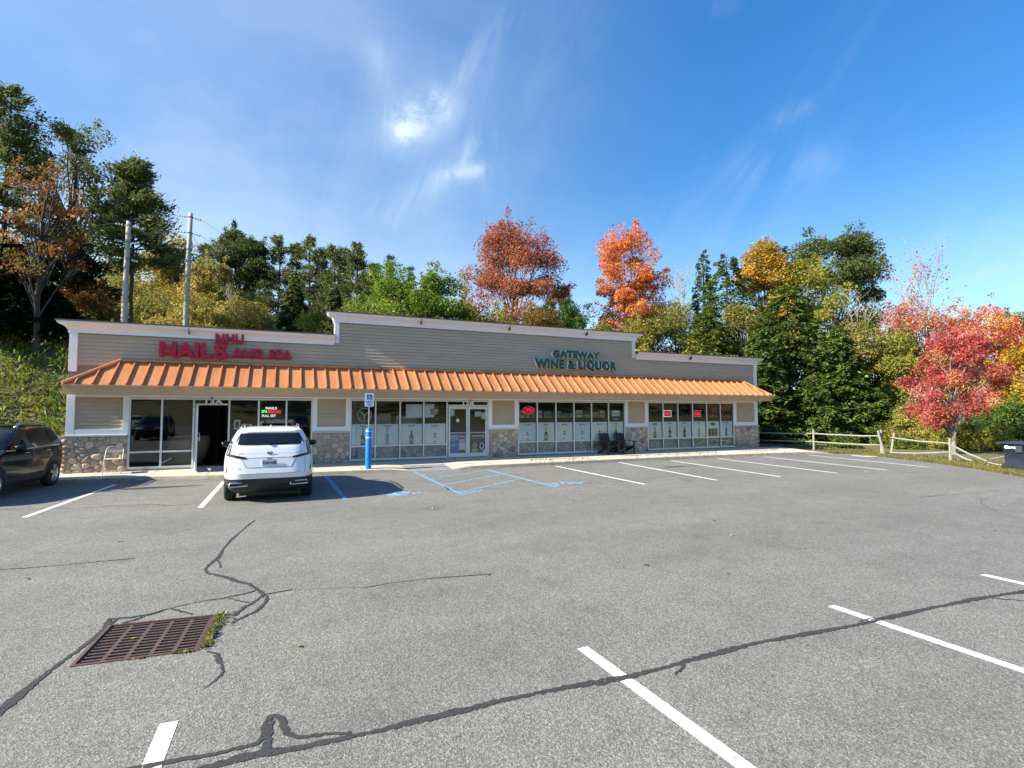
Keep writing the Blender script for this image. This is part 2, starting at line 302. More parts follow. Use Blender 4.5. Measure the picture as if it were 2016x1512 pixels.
#@@LIGHT
# ------------------------------------------------------------------ light, sky, camera
SUN_EL, SUN_TO = R(33.0), R(2.6)          # the sun stands at the left, nearly in line with the shop front
sl = bpy.data.lights.new('sun', 'SUN'); sl.energy = 4.3; sl.angle = R(.55); sl.color = (1, .92, .78)
so = bpy.data.objects.new('sun', sl); COL.objects.link(so)
dvec = Vector((math.cos(SUN_EL)*math.cos(SUN_TO), math.cos(SUN_EL)*math.sin(SUN_TO), -math.sin(SUN_EL)))
so.rotation_euler = dvec.to_track_quat('-Z', 'Y').to_euler(); so.location = (-40, -5, 40)
w = bpy.data.worlds.new('World'); S.world = w; w.use_nodes = True
def sky():
    nt = w.node_tree; L = nt.links.new; bg = nt.nodes['Background']
    st = N(nt, 'ShaderNodeTexSky', sky_type='NISHITA', sun_disc=False); st.sun_elevation = SUN_EL; st.sun_rotation = R(90-180)-SUN_TO
    st.altitude = 200; st.air_density = 1.0; st.dust_density = .4; st.ozone_density = 1.6
    hs = N(nt, 'ShaderNodeHueSaturation', i_Saturation=1.34, i_Value=1.0, i_Hue=.508); L(st.outputs[0], hs.inputs['Color'])
    tc = N(nt, 'ShaderNodeTexCoord'); D = tc.outputs['Generated']
    def dirto(u, v):
        d = _ray(u, v); return d/np.linalg.norm(d)
    def noise(scale, stretch, det=7.0, dist=.0, rot=(0,0,0), rough=.6):
        mp = N(nt, 'ShaderNodeMapping'); mp.inputs['Scale'].default_value = stretch; mp.inputs['Rotation'].default_value = rot
        L(D, mp.inputs['Vector']); n = N(nt, 'ShaderNodeTexNoise', i_Scale=scale, i_Detail=det, i_Distortion=dist, i_Roughness=rough)
        L(mp.outputs[0], n.inputs['Vector']); return n.outputs['Fac']
    def mth(op, a, b=None, c=None, clamp=False):
        n = N(nt, 'ShaderNodeMath', operation=op, use_clamp=clamp)
        for i, x in enumerate((a, b, c)):
            if x is None: continue
            if isinstance(x, (int, float)): n.inputs[i].default_value = x
            else: L(x, n.inputs[i])
        return n.outputs[0]
    def blob(a, b, width, soft=1.0):
        """soft mask along the great-circle line from direction a to direction b"""
        ab = b-a; ln = float(np.linalg.norm(ab)); t = ab/ln
        s1 = N(nt, 'ShaderNodeVectorMath', operation='SUBTRACT'); L(D, s1.inputs[0]); s1.inputs[1].default_value = a
        dt = N(nt, 'ShaderNodeVectorMath', operation='DOT_PRODUCT'); L(s1.outputs[0], dt.inputs[0]); dt.inputs[1].default_value = t
        cl = mth('MINIMUM', mth('MAXIMUM', dt.outputs['Value'], 0.0), ln)
        sc = N(nt, 'ShaderNodeVectorMath', operation='SCALE'); sc.inputs[0].default_value = t; L(cl, sc.inputs['Scale'])
        s2 = N(nt, 'ShaderNodeVectorMath', operation='SUBTRACT'); L(s1.outputs[0], s2.inputs[0]); L(sc.outputs[0], s2.inputs[1])
        le = N(nt, 'ShaderNodeVectorMath', operation='LENGTH'); L(s2.outputs[0], le.inputs[0])
        q = mth('DIVIDE', le.outputs['Value'], width); q = mth('MULTIPLY', q, q)
        return mth('POWER', 2.718, mth('MULTIPLY', q, -1.0))
    fine = noise(13.0, (1, 1.3, 1), 8.0, .15, rough=.62); broad = noise(2.2, (1.0, 1.0, 2.2), 5.0, .2, rough=.6)
    # cirrus strands: noise drawn out along the direction in which the strands run across the sky
    tv = dirto(1000, 20)-dirto(880, 345); tv = tv/np.linalg.norm(tv)
    d0 = N(nt, 'ShaderNodeVectorMath', operation='DOT_PRODUCT'); L(D, d0.inputs[0]); d0.inputs[1].default_value = tv
    d1 = N(nt, 'ShaderNodeVectorMath', operation='SCALE'); d1.inputs[0].default_value = tv; L(mth('MULTIPLY', d0.outputs['Value'], .74), d1.inputs['Scale'])
    d2 = N(nt, 'ShaderNodeVectorMath', operation='SUBTRACT'); L(D, d2.inputs[0]); L(d1.outputs[0], d2.inputs[1])
    nw = N(nt, 'ShaderNodeTexNoise', i_Scale=10.0, i_Detail=8.0, i_Distortion=.9, i_Roughness=.62); L(d2.outputs[0], nw.inputs['Vector']); wisp = nw.outputs['Fac']
    cov = None
    for (u0, v0, u1, v1, wd, st_, tex, lo, hi) in (
            (800, 246, 852, 214, .026, .95, fine, .32, .62), (786, 262, 865, 210, .038, .34, wisp, .36, .66), (790, 272, 797, 254, .014, .5, fine, .3, .6),
            (620, 400, 800, 120, .10, .09, wisp, .36, .72), (930, 420, 1100, 60, .10, .08, wisp, .36, .72), (1180, 560, 1420, 400, .09, .10, wisp, .36, .72), (1560, 330, 1760, 120, .10, .05, wisp, .36, .72), (1750, 500, 2010, 430, .07, .10, wisp, .36, .72),
            (884, 346, 948, 334, .013, .5, fine, .44, .64), (868, 352, 962, 268, .020, .34, wisp, .36, .68), (950, 340, 985, 200, .035, .14, wisp, .38, .70),
            (900, 130, 1015, 10, .03, .22, wisp, .38, .70), (740, 110, 800, 225, .022, .16, wisp, .38, .7), (1470, 330, 1615, 316, .030, .16, wisp, .3, .75),
            (1540, 236, 1585, 208, .012, .2, wisp, .34, .7), (1940, 536, 1968, 531, .008, .4, fine, .3, .7), (1900, 556, 1925, 550, .006, .3, fine, .3, .7), (1405, 12, 1440, 2, .015, .2, wisp, .34, .7), (560, 260, 640, 200, .03, .12, wisp, .36, .7),
            (760, 420, 860, 365, .03, .2, wisp, .36, .7), (1180, 480, 1480, 440, .08, .12, broad, .34, .75), (420, 330, 300, 500, .12, .14, broad, .3, .75)):
        k = blob(dirto(u0, v0), dirto(u1, v1), wd)
        r = N(nt, 'ShaderNodeMapRange', interpolation_type='SMOOTHSTEP'); r.inputs[1].default_value = lo; r.inputs[2].default_value = hi; L(tex, r.inputs[0])
        k = mth('MULTIPLY', mth('MULTIPLY', k, r.outputs[0]), st_*.72)
        cov = k if cov is None else mth('ADD', cov, k)
    # thin cirrus veil: thickest low and towards the left, nearly none in the right of the view
    sx = N(nt, 'ShaderNodeSeparateXYZ'); L(D, sx.inputs[0])
    dl = dirto(0, 300); dt = N(nt, 'ShaderNodeVectorMath', operation='DOT_PRODUCT'); L(D, dt.inputs[0]); dt.inputs[1].default_value = dl
    left = N(nt, 'ShaderNodeMapRange', interpolation_type='SMOOTHSTEP'); left.inputs[1].default_value = .45; left.inputs[2].default_value = 1.0; L(dt.outputs['Value'], left.inputs[0])
    low = N(nt, 'ShaderNodeMapRange', interpolation_type='SMOOTHSTEP'); low.inputs[1].default_value = .42; low.inputs[2].default_value = .05; L(sx.outputs['Z'], low.inputs[0])
    veil = mth('ADD', mth('MULTIPLY', left.outputs[0], .26), mth('MULTIPLY', low.outputs[0], .42))
    br = N(nt, 'ShaderNodeMapRange', interpolation_type='SMOOTHSTEP'); br.inputs[1].default_value = .3; br.inputs[2].default_value = .75; br.inputs[3].default_value = .7; br.inputs[4].default_value = 1.3; L(broad, br.inputs[0])
    cov = mth('ADD', cov, mth('MULTIPLY', veil, br.outputs[0]), clamp=True)
    tint = mixc(nt, 1.0, hs.outputs[0], (.80, 1.05, 1.04), 'MULTIPLY')
    # the blue deepens less towards the zenith than in the clear-sky model
    zb = N(nt, 'ShaderNodeMapRange', interpolation_type='SMOOTHSTEP'); zb.inputs[1].default_value = .2; zb.inputs[2].default_value = .75; zb.inputs[3].default_value = 1.0; zb.inputs[4].default_value = 1.28; L(sx.outputs['Z'], zb.inputs[0])
    zs = N(nt, 'ShaderNodeVectorMath', operation='SCALE'); L(tint, zs.inputs[0]); L(zb.outputs[0], zs.inputs['Scale']); tint = zs.outputs[0]
    cl = mixc(nt, cov, tint, (4.6, 5.5, 6.3))
    L(cl, bg.inputs['Color']); bg.inputs['Strength'].default_value = .074
sky()
cd = bpy.data.cameras.new('camera'); cam = bpy.data.objects.new('camera', cd); COL.objects.link(cam)
cd.sensor_width = 36; cd.sensor_fit = 'HORIZONTAL'; cd.lens = CF/2016*36; cd.clip_start = .05; cd.clip_end = 4000
mw = Matrix([[RT[i], UP[i], -FW[i], CPOS[i]] for i in range(3)]+[[0,0,0,1]]); cam.matrix_world = mw
S.camera = cam
S.view_settings.view_transform = 'Standard'; S.view_settings.look = 'None'; S.view_settings.exposure = 1.44; S.view_settings.gamma = 1
S.cycles.max_bounces = 8; S.cycles.transparent_max_bounces = 16; S.cycles.use_denoising = True

# ------------------------------------------------------------------ ground, lot, pavement
def sm(a, b, x):
    t = min(1, max(0, (x-a)/(b-a))); return t*t*(3-2*t)
def terrain(x, y):
    H = 6.6 - 2.4*sm(-6, 4, x) - 3.4*sm(4, 22, x)
    y0 = 9.5 + 7.5*sm(-8, -5, x)
    z = -.012 + .05*sm(.5, 4, y) + H*sm(y0, y0+11, y) + .06*max(0, y-30)*(1-sm(5, 45, x))
    z += 9*sm(-60, -110, y)
    inside = (x < 24.6-.06*max(0, -y-4) and y < (-.3 if x < 24 else -3.2))
    if y < -12 and x < 60: inside = inside or x < 20
    return z
def in_lot(x, y):
    if y > 14.2 or y < -58 or x < -58: return False
    if x < -7.6 and y > -1.6: return False
    return x < 26.0 if y > -3.0 else x < 27.0
def make_ground():
    xs = sorted(set([-1500,-700,-350,-200,-130,-90]+[-75+1.25*i for i in range(145)]+[110,118,130,160,220,350,700,1500]))
    ys = sorted(set([-1500,-700,-350,-200,-150,-130,-115,-100,-90,-80,-72,-66]+[-61+1.25*i for i in range(105)]+[75,85,100,130,200,350,700,1500]))
    mb = MB(); g = []
    for y in ys:
        g.append([(x, y, (-1.0 if -14 < x < 14 and -25 < y < -5 else -.012 if in_lot(x, y) else terrain(x, y))) for x in xs])
    mb.grid(g)
    tag(mb.build('ground', M['ground']), 'grassy and leaf strewn ground rising into the wooded bank', kind='structure')
make_ground()
CURB = [(-7.6,-1.05,.07),(-5.9,-1.12,.07),(-3.6,-1.35,.08),(-1.85,-1.78,.085),(1.1,-2.08,.09),(3.1,-2.2,.085),(3.75,-2.26,.012),(5.25,-2.3,.012),(5.9,-2.33,.09),(7.3,-2.36,.10),(11.7,-2.28,.10),(16.9,-2.36,.10),(22.1,-2.75,.10),(23.6,-3.05,.02)]
GRATE = [(214.8,1231.6),(426.3,1210.4),(391.5,1280.6),(136,1314)]
gq = [Vector(G(u, v)) for u, v in GRATE]
def make_lot():
    out = [(x, y) for x, y, z in CURB] + [(24.4,-3.35),(24.35,-4.0),(23.3,-6.65),(22.15,-8.9),(20.7,-10.9),(20.2,-13.5),(21.5,-20),(24,-34),(26,-60),(-60,-60),(-60,-1.0)]
    bm = bmesh.new()
    def loop(pts):
        vs = [bm.verts.new((p[0], p[1], 0)) for p in pts]; return [bm.edges.new((vs[i], vs[(i+1) % len(vs)])) for i in range(len(vs))]
    ed = loop(out)+loop([(p.x, p.y) for p in gq])
    bmesh.ops.triangle_fill(bm, edges=ed, use_beauty=True)
    bmesh.ops.recalc_face_normals(bm, faces=bm.faces)
    for f in bm.faces:
        if f.normal.z < 0: f.normal_flip()
    me = bpy.data.meshes.new('parking_lot'); bm.to_mesh(me); bm.free(); me.materials.append(M['asphalt'])
    tag(link('parking_lot', me), 'worn grey asphalt parking lot in front of the shops', kind='structure')
make_lot()
BEDS = [(8.6,11.4),(12.9,18.3),(19.7,22.3)]
def make_walk():
    cx = [c[0] for c in CURB]; cyf = lambda x: float(np.interp(x, cx, [c[1] for c in CURB])); czf = lambda x: float(np.interp(x, cx, [c[2] for c in CURB]))
    xs = sorted(set(list(cx)+[b for p in BEDS for b in p]+[float(x) for x in np.arange(-7.5, 23.6, .75)]))
    mb = MB(); kb = MB()
    zt = lambda x, y: czf(x)+(.147-czf(x))*(1-min(1, max(0, -y/-(cyf(x)+.16))))
    for a, b in zip(xs[:-1], xs[1:]):
        mid = (a+b)/2; bed = any(p <= mid <= q for p, q in BEDS); cap = 3.75 <= mid <= 5.25
        ya, yb = cyf(a)+.16, cyf(b)+.16; split = -1.15
        for (t0, t1) in ((0.0, .5), (.5, 1.0)):
            if bed and t0 == .5: continue
            def yy(x, t, e): return (split*t/.5 if bed else e*t)
            p = [(a, yy(a,t0,ya)), (b, yy(b,t0,yb)), (b, yy(b,t1,yb)), (a, yy(a,t1,ya))]
            mb.face([(x, y, zt(x, y)) for x, y in p][::-1], 1 if (cap and t0 == .5) else 0)
        if bed:
            mb.face([(a, split, zt(a, split)), (b, split, zt(b, split)), (b, split, .02), (a, split, .02)][::-1])
        # kerb stone: top and face
        kb.face([(a, ya, czf(a)+.002), (b, yb, czf(b)+.002), (b, yb-.14, czf(b)), (a, ya-.14, czf(a))][::-1])
        kb.face([(a, ya-.14, czf(a)), (b, yb-.14, czf(b)), (b, yb-.165, -.02), (a, ya-.165, -.02)][::-1])
        kb.face([(a, ya, czf(a)+.002), (b, yb, czf(b)+.002), (b, yb, -.02), (a, ya, -.02)])
    # joints in the pavement
    for x in (-5.2,-3.7,-2.2,-.7,.8,2.3,3.75,5.25,6.8,8.3):
        mb.bar((x, -.02, zt(x, -.02)-.002), (x, cyf(x)+.17, czf(x)-.002), .012, .008, 2)
    for p, q in BEDS:
        for x in (p, q): mb.face([(x, -1.15, zt(x,-1.15)), (x, cyf(x)+.16, czf(x)), (x, cyf(x)+.16, .02), (x, -1.15, .02)])
    mb.box(-7.6, -6.16, .0, 9.0, -.05, .12, 0); mb.box(-7.45, -6.3, 2.2, 3.2, .12, .22, 0)
    tag(mb.build('pavement', [M['concrete'], M['ramp'], M['dark']]), 'sunlit concrete pavement along the shop front', kind='structure')
    tag(kb.build('kerb', M['kerb']), 'low stained concrete kerb at the edge of the parking lot', kind='structure')
    rng = np.random.default_rng(5)
    for bi, (p, q) in enumerate(BEDS):
        n = int((q-p)*210); V = []; Fq = []; C = []
        oc = np.array([(1,0,0),(0,1,0),(-1,0,0),(0,-1,0),(0,0,1),(0,0,-1)]); of = np.array([(0,1,4),(1,2,4),(2,3,4),(3,0,4),(1,0,5),(2,1,5),(3,2,5),(0,3,5)])
        for i in range(n):
            x = rng.uniform(p+.04, q-.04); y = rng.uniform(cyf(x)+.2, -1.19); r = rng.uniform(.025, .06)
            V.append(oc*[r*rng.uniform(.8,1.3), r, r*.6]@np.array([[math.cos(i),math.sin(i),0],[-math.sin(i),math.cos(i),0],[0,0,1]])+[x, y, zt(x,y)-.045+r*.3]); Fq.append(of+6*i)
            C.append(np.tile(np.array([.52,.47,.38])*rng.uniform(.6,1.15), (6,1)))
        b = len(V)*6; V.append(np.array([[p,-1.15,.055],[q,-1.15,.055],[q,cyf(q)+.16,.05],[p,cyf(p)+.16,.05]])); C.append(np.tile([.26,.22,.16], (4,1)))
        Fq.append(np.array([[b+2,b+1,b],[b+3,b+2,b]]))
        me = np_mesh('pebble_bed', np.vstack(V), np.vstack(Fq), M['pebble'], np.vstack(C))
        tag(link('pebble_bed', me), ('short bed of pale pebbles in the pavement right of the double doors', 'long bed of pale pebbles in front of the black garden chairs', 'bed of pale pebbles at the far right end of the pavement')[bi], 'pebbles', kind='stuff')
make_walk()
# painted markings
def stripe(pts, wd, m, z=.003, name='parking_line', label=None, group=None):
    mb = MB(); a, b = Vector((*pts[0], z)), Vector((*pts[1], z)); d = (b-a).normalized(); n = Vector((-d.y, d.x, 0))*wd/2
    mb.face([a-n, b-n, b+n, a+n]); o = mb.build(name, M[m])
    for p in o.data.polygons:
        if p.normal.z < 0: o.data.flip_normals(); break
    return tag(o, label, 'parking line', group, 'structure')
GR = 'white parking lines'
for (x0, y0), (x1, y1), lb in (((-4.27,-2.1),(-4.52,-6.75),'white line between the black and the white car'), ((-1.62,-2.55),(-1.62,-6.95),'white line along the left side of the white car'),
        ((9.02,-2.72),(9.03,-7.8),'first white line right of the blue hatching'), ((11.93,-2.5),(11.48,-7.95),'second white line right of the blue hatching'), ((14.3,-2.7),(13.87,-8.12),'third white line right of the blue hatching'),
        ((16.75,-2.75),(16.35,-8.2),'fourth white line right of the blue hatching'), ((19.25,-2.9),(18.75,-8.3),'fifth white line right of the blue hatching'), ((21.85,-3.1),(21.1,-8.3),'last white line nearest the rail fence'),
        ((-.66,-15.45),(-.70,-20.5),'white line beside the drain, nearest the viewer'), ((2.34,-15.6),(2.56,-20.5),'white line crossed by the tar seam in the middle'), ((5.19,-15.8),(5.45,-20.5),'white line crossed by the tar seam on the right'), ((7.88,-15.85),(8.2,-20.5),'white line at the right edge of the photo')):
    stripe(((x0,y0),(x1,y1)), .105, 'white_paint', label=lb, group=GR)
BL = 'blue accessible bay paint'
for k, (a, b) in enumerate((((1.12,-2.3),(1.26,-7.1)),((3.88,-2.35),(3.9,-7.45)),((6.3,-2.75),(6.55,-7.3)),((3.9,-2.5),(5.2,-2.42)),((3.9,-3.3),(5.5,-2.45)),((3.88,-4.4),(6.3,-2.9)),((3.86,-5.8),(6.45,-4.0)),((3.9,-7.2),(6.5,-5.3)),((3.9,-7.45),(4.6,-7.0)))):
    stripe((a, b), .095 if k < 3 else .062, 'blue_paint2' if k < 2 else 'blue_paint', .0030+.00015*k, name='bay_marking',
           label=('blue line right of the white car', 'solid blue line left of the hatched aisle', 'worn blue line right of the hatched aisle', 'short blue stroke beside the kerb ramp', 'second blue hatch stroke from the kerb', 'third blue hatch stroke from the kerb', 'fourth blue hatch stroke from the kerb', 'fifth and longest blue hatch stroke', 'short blue stroke at the outer end of the hatching')[k], group=BL)
def blot(name, c, pts, m, z, label):
    mb = MB(); mb.face([(c[0]+x, c[1]+y, z) for x, y in pts]); return tag(mb.build(name, M[m]), label, 'marking', None, 'structure')
def smear(rx, ry, seed):     # what traffic has left of a wheelchair symbol
    return [(rx*math.cos(a)*(1+.3*math.sin(3*a+seed)), ry*math.sin(a)*(1+.3*math.cos(4*a+seed))) for a in [2*math.pi*k/26 for k in range(26)]]
blot('bay_symbol', (2.55,-6.75), smear(.5,.3,1), 'blue_smear', .0026, 'worn blue wheelchair symbol at the tip of the car shadow')
blot('bay_symbol', (7.0,-6.75), smear(.55,.30,2.4), 'blue_smear', .0026, 'faded blue wheelchair symbol right of the hatching')
# tar-filled cracks
rs = random.Random(3)
def crack(segs, label, z=.0046):
    mb = MB()
    for j, (px, w0, w1) in enumerate(segs):
        pts = [Vector(G(u, v)) for u, v in px]; dense = []
        for a, b in zip(pts[:-1], pts[1:]):
            n = max(2, int((b-a).length/.03))
            for i in range(n): dense.append(a.lerp(b, i/n))
        dense.append(pts[-1])
        for i in range(1, len(dense)-1):
            t = (dense[i+1]-dense[i-1]); t.z = 0; t.normalize(); dense[i] = dense[i]+Vector((-t.y, t.x, 0))*rs.gauss(0, .0045)
        n = len(dense); row = []
        for i, p in enumerate(dense):
            t = dense[min(i+1, n-1)]-dense[max(i-1, 0)]; t.z = 0; t.normalize(); q = Vector((-t.y, t.x, 0))
            f = i/max(1, n-1); wd = (w0+(w1-w0)*f)*(.66+.22*math.sin(i*.17+j*2)+.30*rs.random())*.40; zz = z+.0003*j
            row.append((tuple(p-q*wd+Vector((0,0,zz))), tuple(p+q*wd*(.75+.5*rs.random())+Vector((0,0,zz)))))
        mb.grid([[a for a, b in row], [b for a, b in row]], smooth=False, flip=True)
    return tag(mb.build('tar_seam', M['tar']), label, 'tar seam', 'tar filled cracks in the asphalt', 'structure')
crack([([(380,1520),(480,1492),(545,1480),(620,1466),(700,1449),(860,1411),(1000,1377),(1120,1353),(1240,1333),(1360,1300),(1480,1268),(1580,1250),(1690,1230),(1722,1222),(1830,1198),(1930,1178),(2060,1158)], .085, .085),
       ([(225,1524),(330,1501),(420,1486),(505,1465),(520,1450),(522,1428),(532,1412),(548,1411),(558,1424),(562,1444),(585,1452),(640,1446),(690,1443)], .07, .05), ([(524,1476),(528,1440),(534,1418)], .10, .06), ([(1345,1308),(1340,1318),(1330,1330)], .05,.015), ([(1950,1178),(1985,1181),(2030,1184)], .03,.02), ([(1690,1224),(1715,1218),(1740,1218),(1720,1226)], .03,.03)],
      'long black tar seam crossing the near white lines')
crack([([(502,1024),(485,1037),(470,1050),(452,1066),(440,1080),(430,1098),(412,1112),(404,1120),(408,1129),(430,1133),(450,1138),(468,1146),(490,1150),(508,1162),(520,1172)], .04, .085),
       ([(425,1098),(430,1106),(434,1118)], .035, .04), ([(520,1171),(550,1166),(576,1161)], .05, .04), ([(576,1162),(640,1159),(715,1157)], .006, .008), ([(715,1158),(770,1148),(850,1139),(920,1134),(968,1130),(962,1134)], .018, .03),
       ([(520,1171),(505,1183),(480,1196),(458,1214)], .07, .06), ([(526,1173),(522,1188),(504,1204),(476,1216),(456,1228)], .05, .04), ([(504,1163),(478,1170),(440,1178),(390,1186),(340,1196),(300,1208),(262,1216),(212,1220)], .03, .035), ([(320,1203),(285,1213),(262,1222),(240,1228)], .05,.06), ([(448,1178),(470,1184),(492,1187)], .03, .03), ([(335,1199),(360,1206),(378,1210)], .03, .03)],
      'branching black tar seam above the rusty drain')
crack([([(214,1219),(206,1238),(178,1262),(148,1285),(112,1310),(92,1326),(50,1358),(0,1400),(-60,1446)], .05, .10), ([(232,1218),(216,1230)], .03, .06)], 'black tar seam running left from the drain')
crack([([(408,1283),(428,1289),(430,1302),(436,1314),(439,1322),(430,1334),(416,1346),(400,1356)], .03, .02), ([(426,1290),(432,1306)], .05,.06)], 'short curled tar seam just below the drain')
crack([([(-40,1124),(60,1118),(130,1112),(200,1105),(266,1100)], .028, .03)], 'thin straight tar seam at the left edge')
crack([([(-40,1005),(80,1002),(190,999),(330,996),(440,989),(560,984),(700,975),(797,968),(880,966),(1000,960),(1090,955),(1200,949),(1300,944)], .03, .022), ([(200,996),(300,993),(330,995)], .03, .03), ([(874,957),(884,964)], .07, .08)], 'thin tar seam passing behind the parked cars')
crack([([(1810,979),(1850,976),(1892,973)], .03, .02), ([(1902,971),(1926,970)], .02, .02), ([(1930,969),(1990,963)], .016, .016), ([(1990,972),(1955,977),(1932,984),(1932,992),(1960,1007),(2030,1028)], .012, .012)], 'faint broken tar seam near the wheeled bin')
for c, rx, ry, lb in (((7.6,-16.4), .16, .06, 'small dark oil spot by the right tar seam'), ((3.96,-6.62), .10,.05, 'small tar patch in the blue hatching'), ((13.0,-4.6), .75, .10, 'dark drip stain in a bay before the chairs'), ((-3.1,-3.2), .9, .18, 'dark damp stain by the black car shadow')):
    blot('stain', c, [(rx*math.cos(a)*(1+.25*math.sin(5*a+rx)), ry*math.sin(a)*(1+.3*math.cos(3*a))) for a in [2*math.pi*k/22 for k in range(22)]], 'tar', .0028, lb)
#@@DRAIN
# ------------------------------------------------------------------ storm drain
def make_drain():
    d = empty('storm_drain', tuple(gq[3]), label='rusty square storm drain grate sunk in the asphalt', cat='storm drain'); o = gq[3]
    bil = lambda a, b: (gq[0]*(1-a)+gq[1]*a)*(1-b)+(gq[3]*(1-a)+gq[2]*a)*b
    fr = MB(); e = .035
    def ring(a0, a1, z0, z1, mb):
        q0 = [bil(*p) for p in ((a0,a0),(1-a0,a0),(1-a0,1-a0),(a0,1-a0))]; q1 = [bil(*p) for p in ((a1,a1),(1-a1,a1),(1-a1,1-a1),(a1,1-a1))]
        for i in range(4):
            j = (i+1) % 4
            mb.face([q0[i]-o+Vector((0,0,z0)), q0[j]-o+Vector((0,0,z0)), q1[j]-o+Vector((0,0,z1)), q1[i]-o+Vector((0,0,z1))][::-1])
    ring(-.004, .03, .006, .009, fr); ring(.03, .031, .009, -.02, fr)
    fr.build('frame', M['rust'], d)
    g = MB(); nc, nr = 5, 12
    ua = [.035]; 
    for c in range(nc):
        w_ = .93/nc; a = .035+c*w_; ua += [a+.018, a+w_-.018]
    ua.append(.965)
    va = [.035]
    for r_ in range(nr):
        h_ = .93/nr; a = .035+r_*h_; va += [a+.017, a+h_-.013]
    va.append(.965)
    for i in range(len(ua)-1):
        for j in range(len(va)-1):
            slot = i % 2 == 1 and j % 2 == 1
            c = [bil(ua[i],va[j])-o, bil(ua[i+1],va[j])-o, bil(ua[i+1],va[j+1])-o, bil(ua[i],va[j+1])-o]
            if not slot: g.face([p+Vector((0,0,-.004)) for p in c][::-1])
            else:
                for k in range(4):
                    a, b = c[k], c[(k+1) % 4]; g.face([a+Vector((0,0,-.004)), b+Vector((0,0,-.004)), b+Vector((0,0,-.04)), a+Vector((0,0,-.04))], 1)  # slot walls near black: the shade inside the slots is painted in
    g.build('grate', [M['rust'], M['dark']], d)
    p = MB(); q = [bil(*t)-o for t in ((.0,.0),(1,.0),(1,1),(.0,1))]
    for i in range(4):
        a, b = q[i], q[(i+1) % 4]; p.face([a+Vector((0,0,-.01)), b+Vector((0,0,-.01)), b+Vector((0,0,-.7)), a+Vector((0,0,-.7))])
    p.face([t+Vector((0,0,-.7)) for t in q]); p.build('pit', M['dark'], d)
    # weeds rooted in the joint on its right side and front
    rng = np.random.default_rng(2); C = []; 
    for k in range(420):
        t = rng.random(); e_ = gq[1].lerp(gq[2], t); s = rng.exponential(.03)
        C.append([e_.x+.015+s*(1.4-.6*t), e_.y+rng.normal(0,.02), rng.uniform(.0,.03)*(1 if s < .06 else .4)])
    for k in range(60):
        t = rng.choice([.1,.12,.5,.15])+rng.normal(0,.05); e_ = gq[2].lerp(gq[3], t); C.append([e_.x, e_.y-.012+rng.normal(0,.008), rng.uniform(0,.012)])
    C = np.array(C); me = leaf_cloud('weeds', C, .032, rng, [(.16,.20,.03),(.25,.24,.05),(.10,.13,.03),(.33,.25,.10)], M['leaf'], up=.6)
    tag(link('weeds', me), 'small yellow green weeds growing along the drain edge', 'weeds', kind='stuff')
def leaf_cloud(name, C, size, rng, cols, mt, up=.3, asp=.6, W=None, outward=None, jit=.18, along=None):
    """one kite-shaped leaf per point of C"""
    n = len(C); nrm = rng.normal(size=(n,3)); nrm[:,2] += up*2
    if outward is not None: nrm += outward
    nrm /= np.linalg.norm(nrm, axis=1)[:,None]
    t = rng.normal(size=(n,3)) if along is None else along+rng.normal(0,.4,(n,3)); t -= nrm*(t*nrm).sum(1)[:,None]; t /= np.linalg.norm(t, axis=1)[:,None]; b = np.cross(nrm, t)
    s = (size if np.isscalar(size) else np.asarray(size)[:,None])*rng.lognormal(-.08, .32, (n,1))
    V = np.stack([C-t*s*.5, C+b*s*asp*.5+t*s*.08, C+t*s*.5, C-b*s*asp*.5+t*s*.08], 1).reshape(-1,3)
    cols = np.array(cols); ci = rng.integers(0, len(cols), n) if W is None else W
    wob = 1+.16*np.sin(C[:,0:1]*1.9+C[:,2:3]*1.3)*np.cos(C[:,1:2]*1.7-C[:,2:3]*.9)
    col = cols[ci]*wob*rng.uniform(1-jit*1.6, 1+jit*1.6, (n,1))*rng.uniform(1-jit*.6, 1+jit*.6, (n,3))
    return np_mesh(name, V, np.arange(4*n).reshape(-1,4), mt, np.repeat(np.clip(col,0,1), 4, 0))
make_drain()

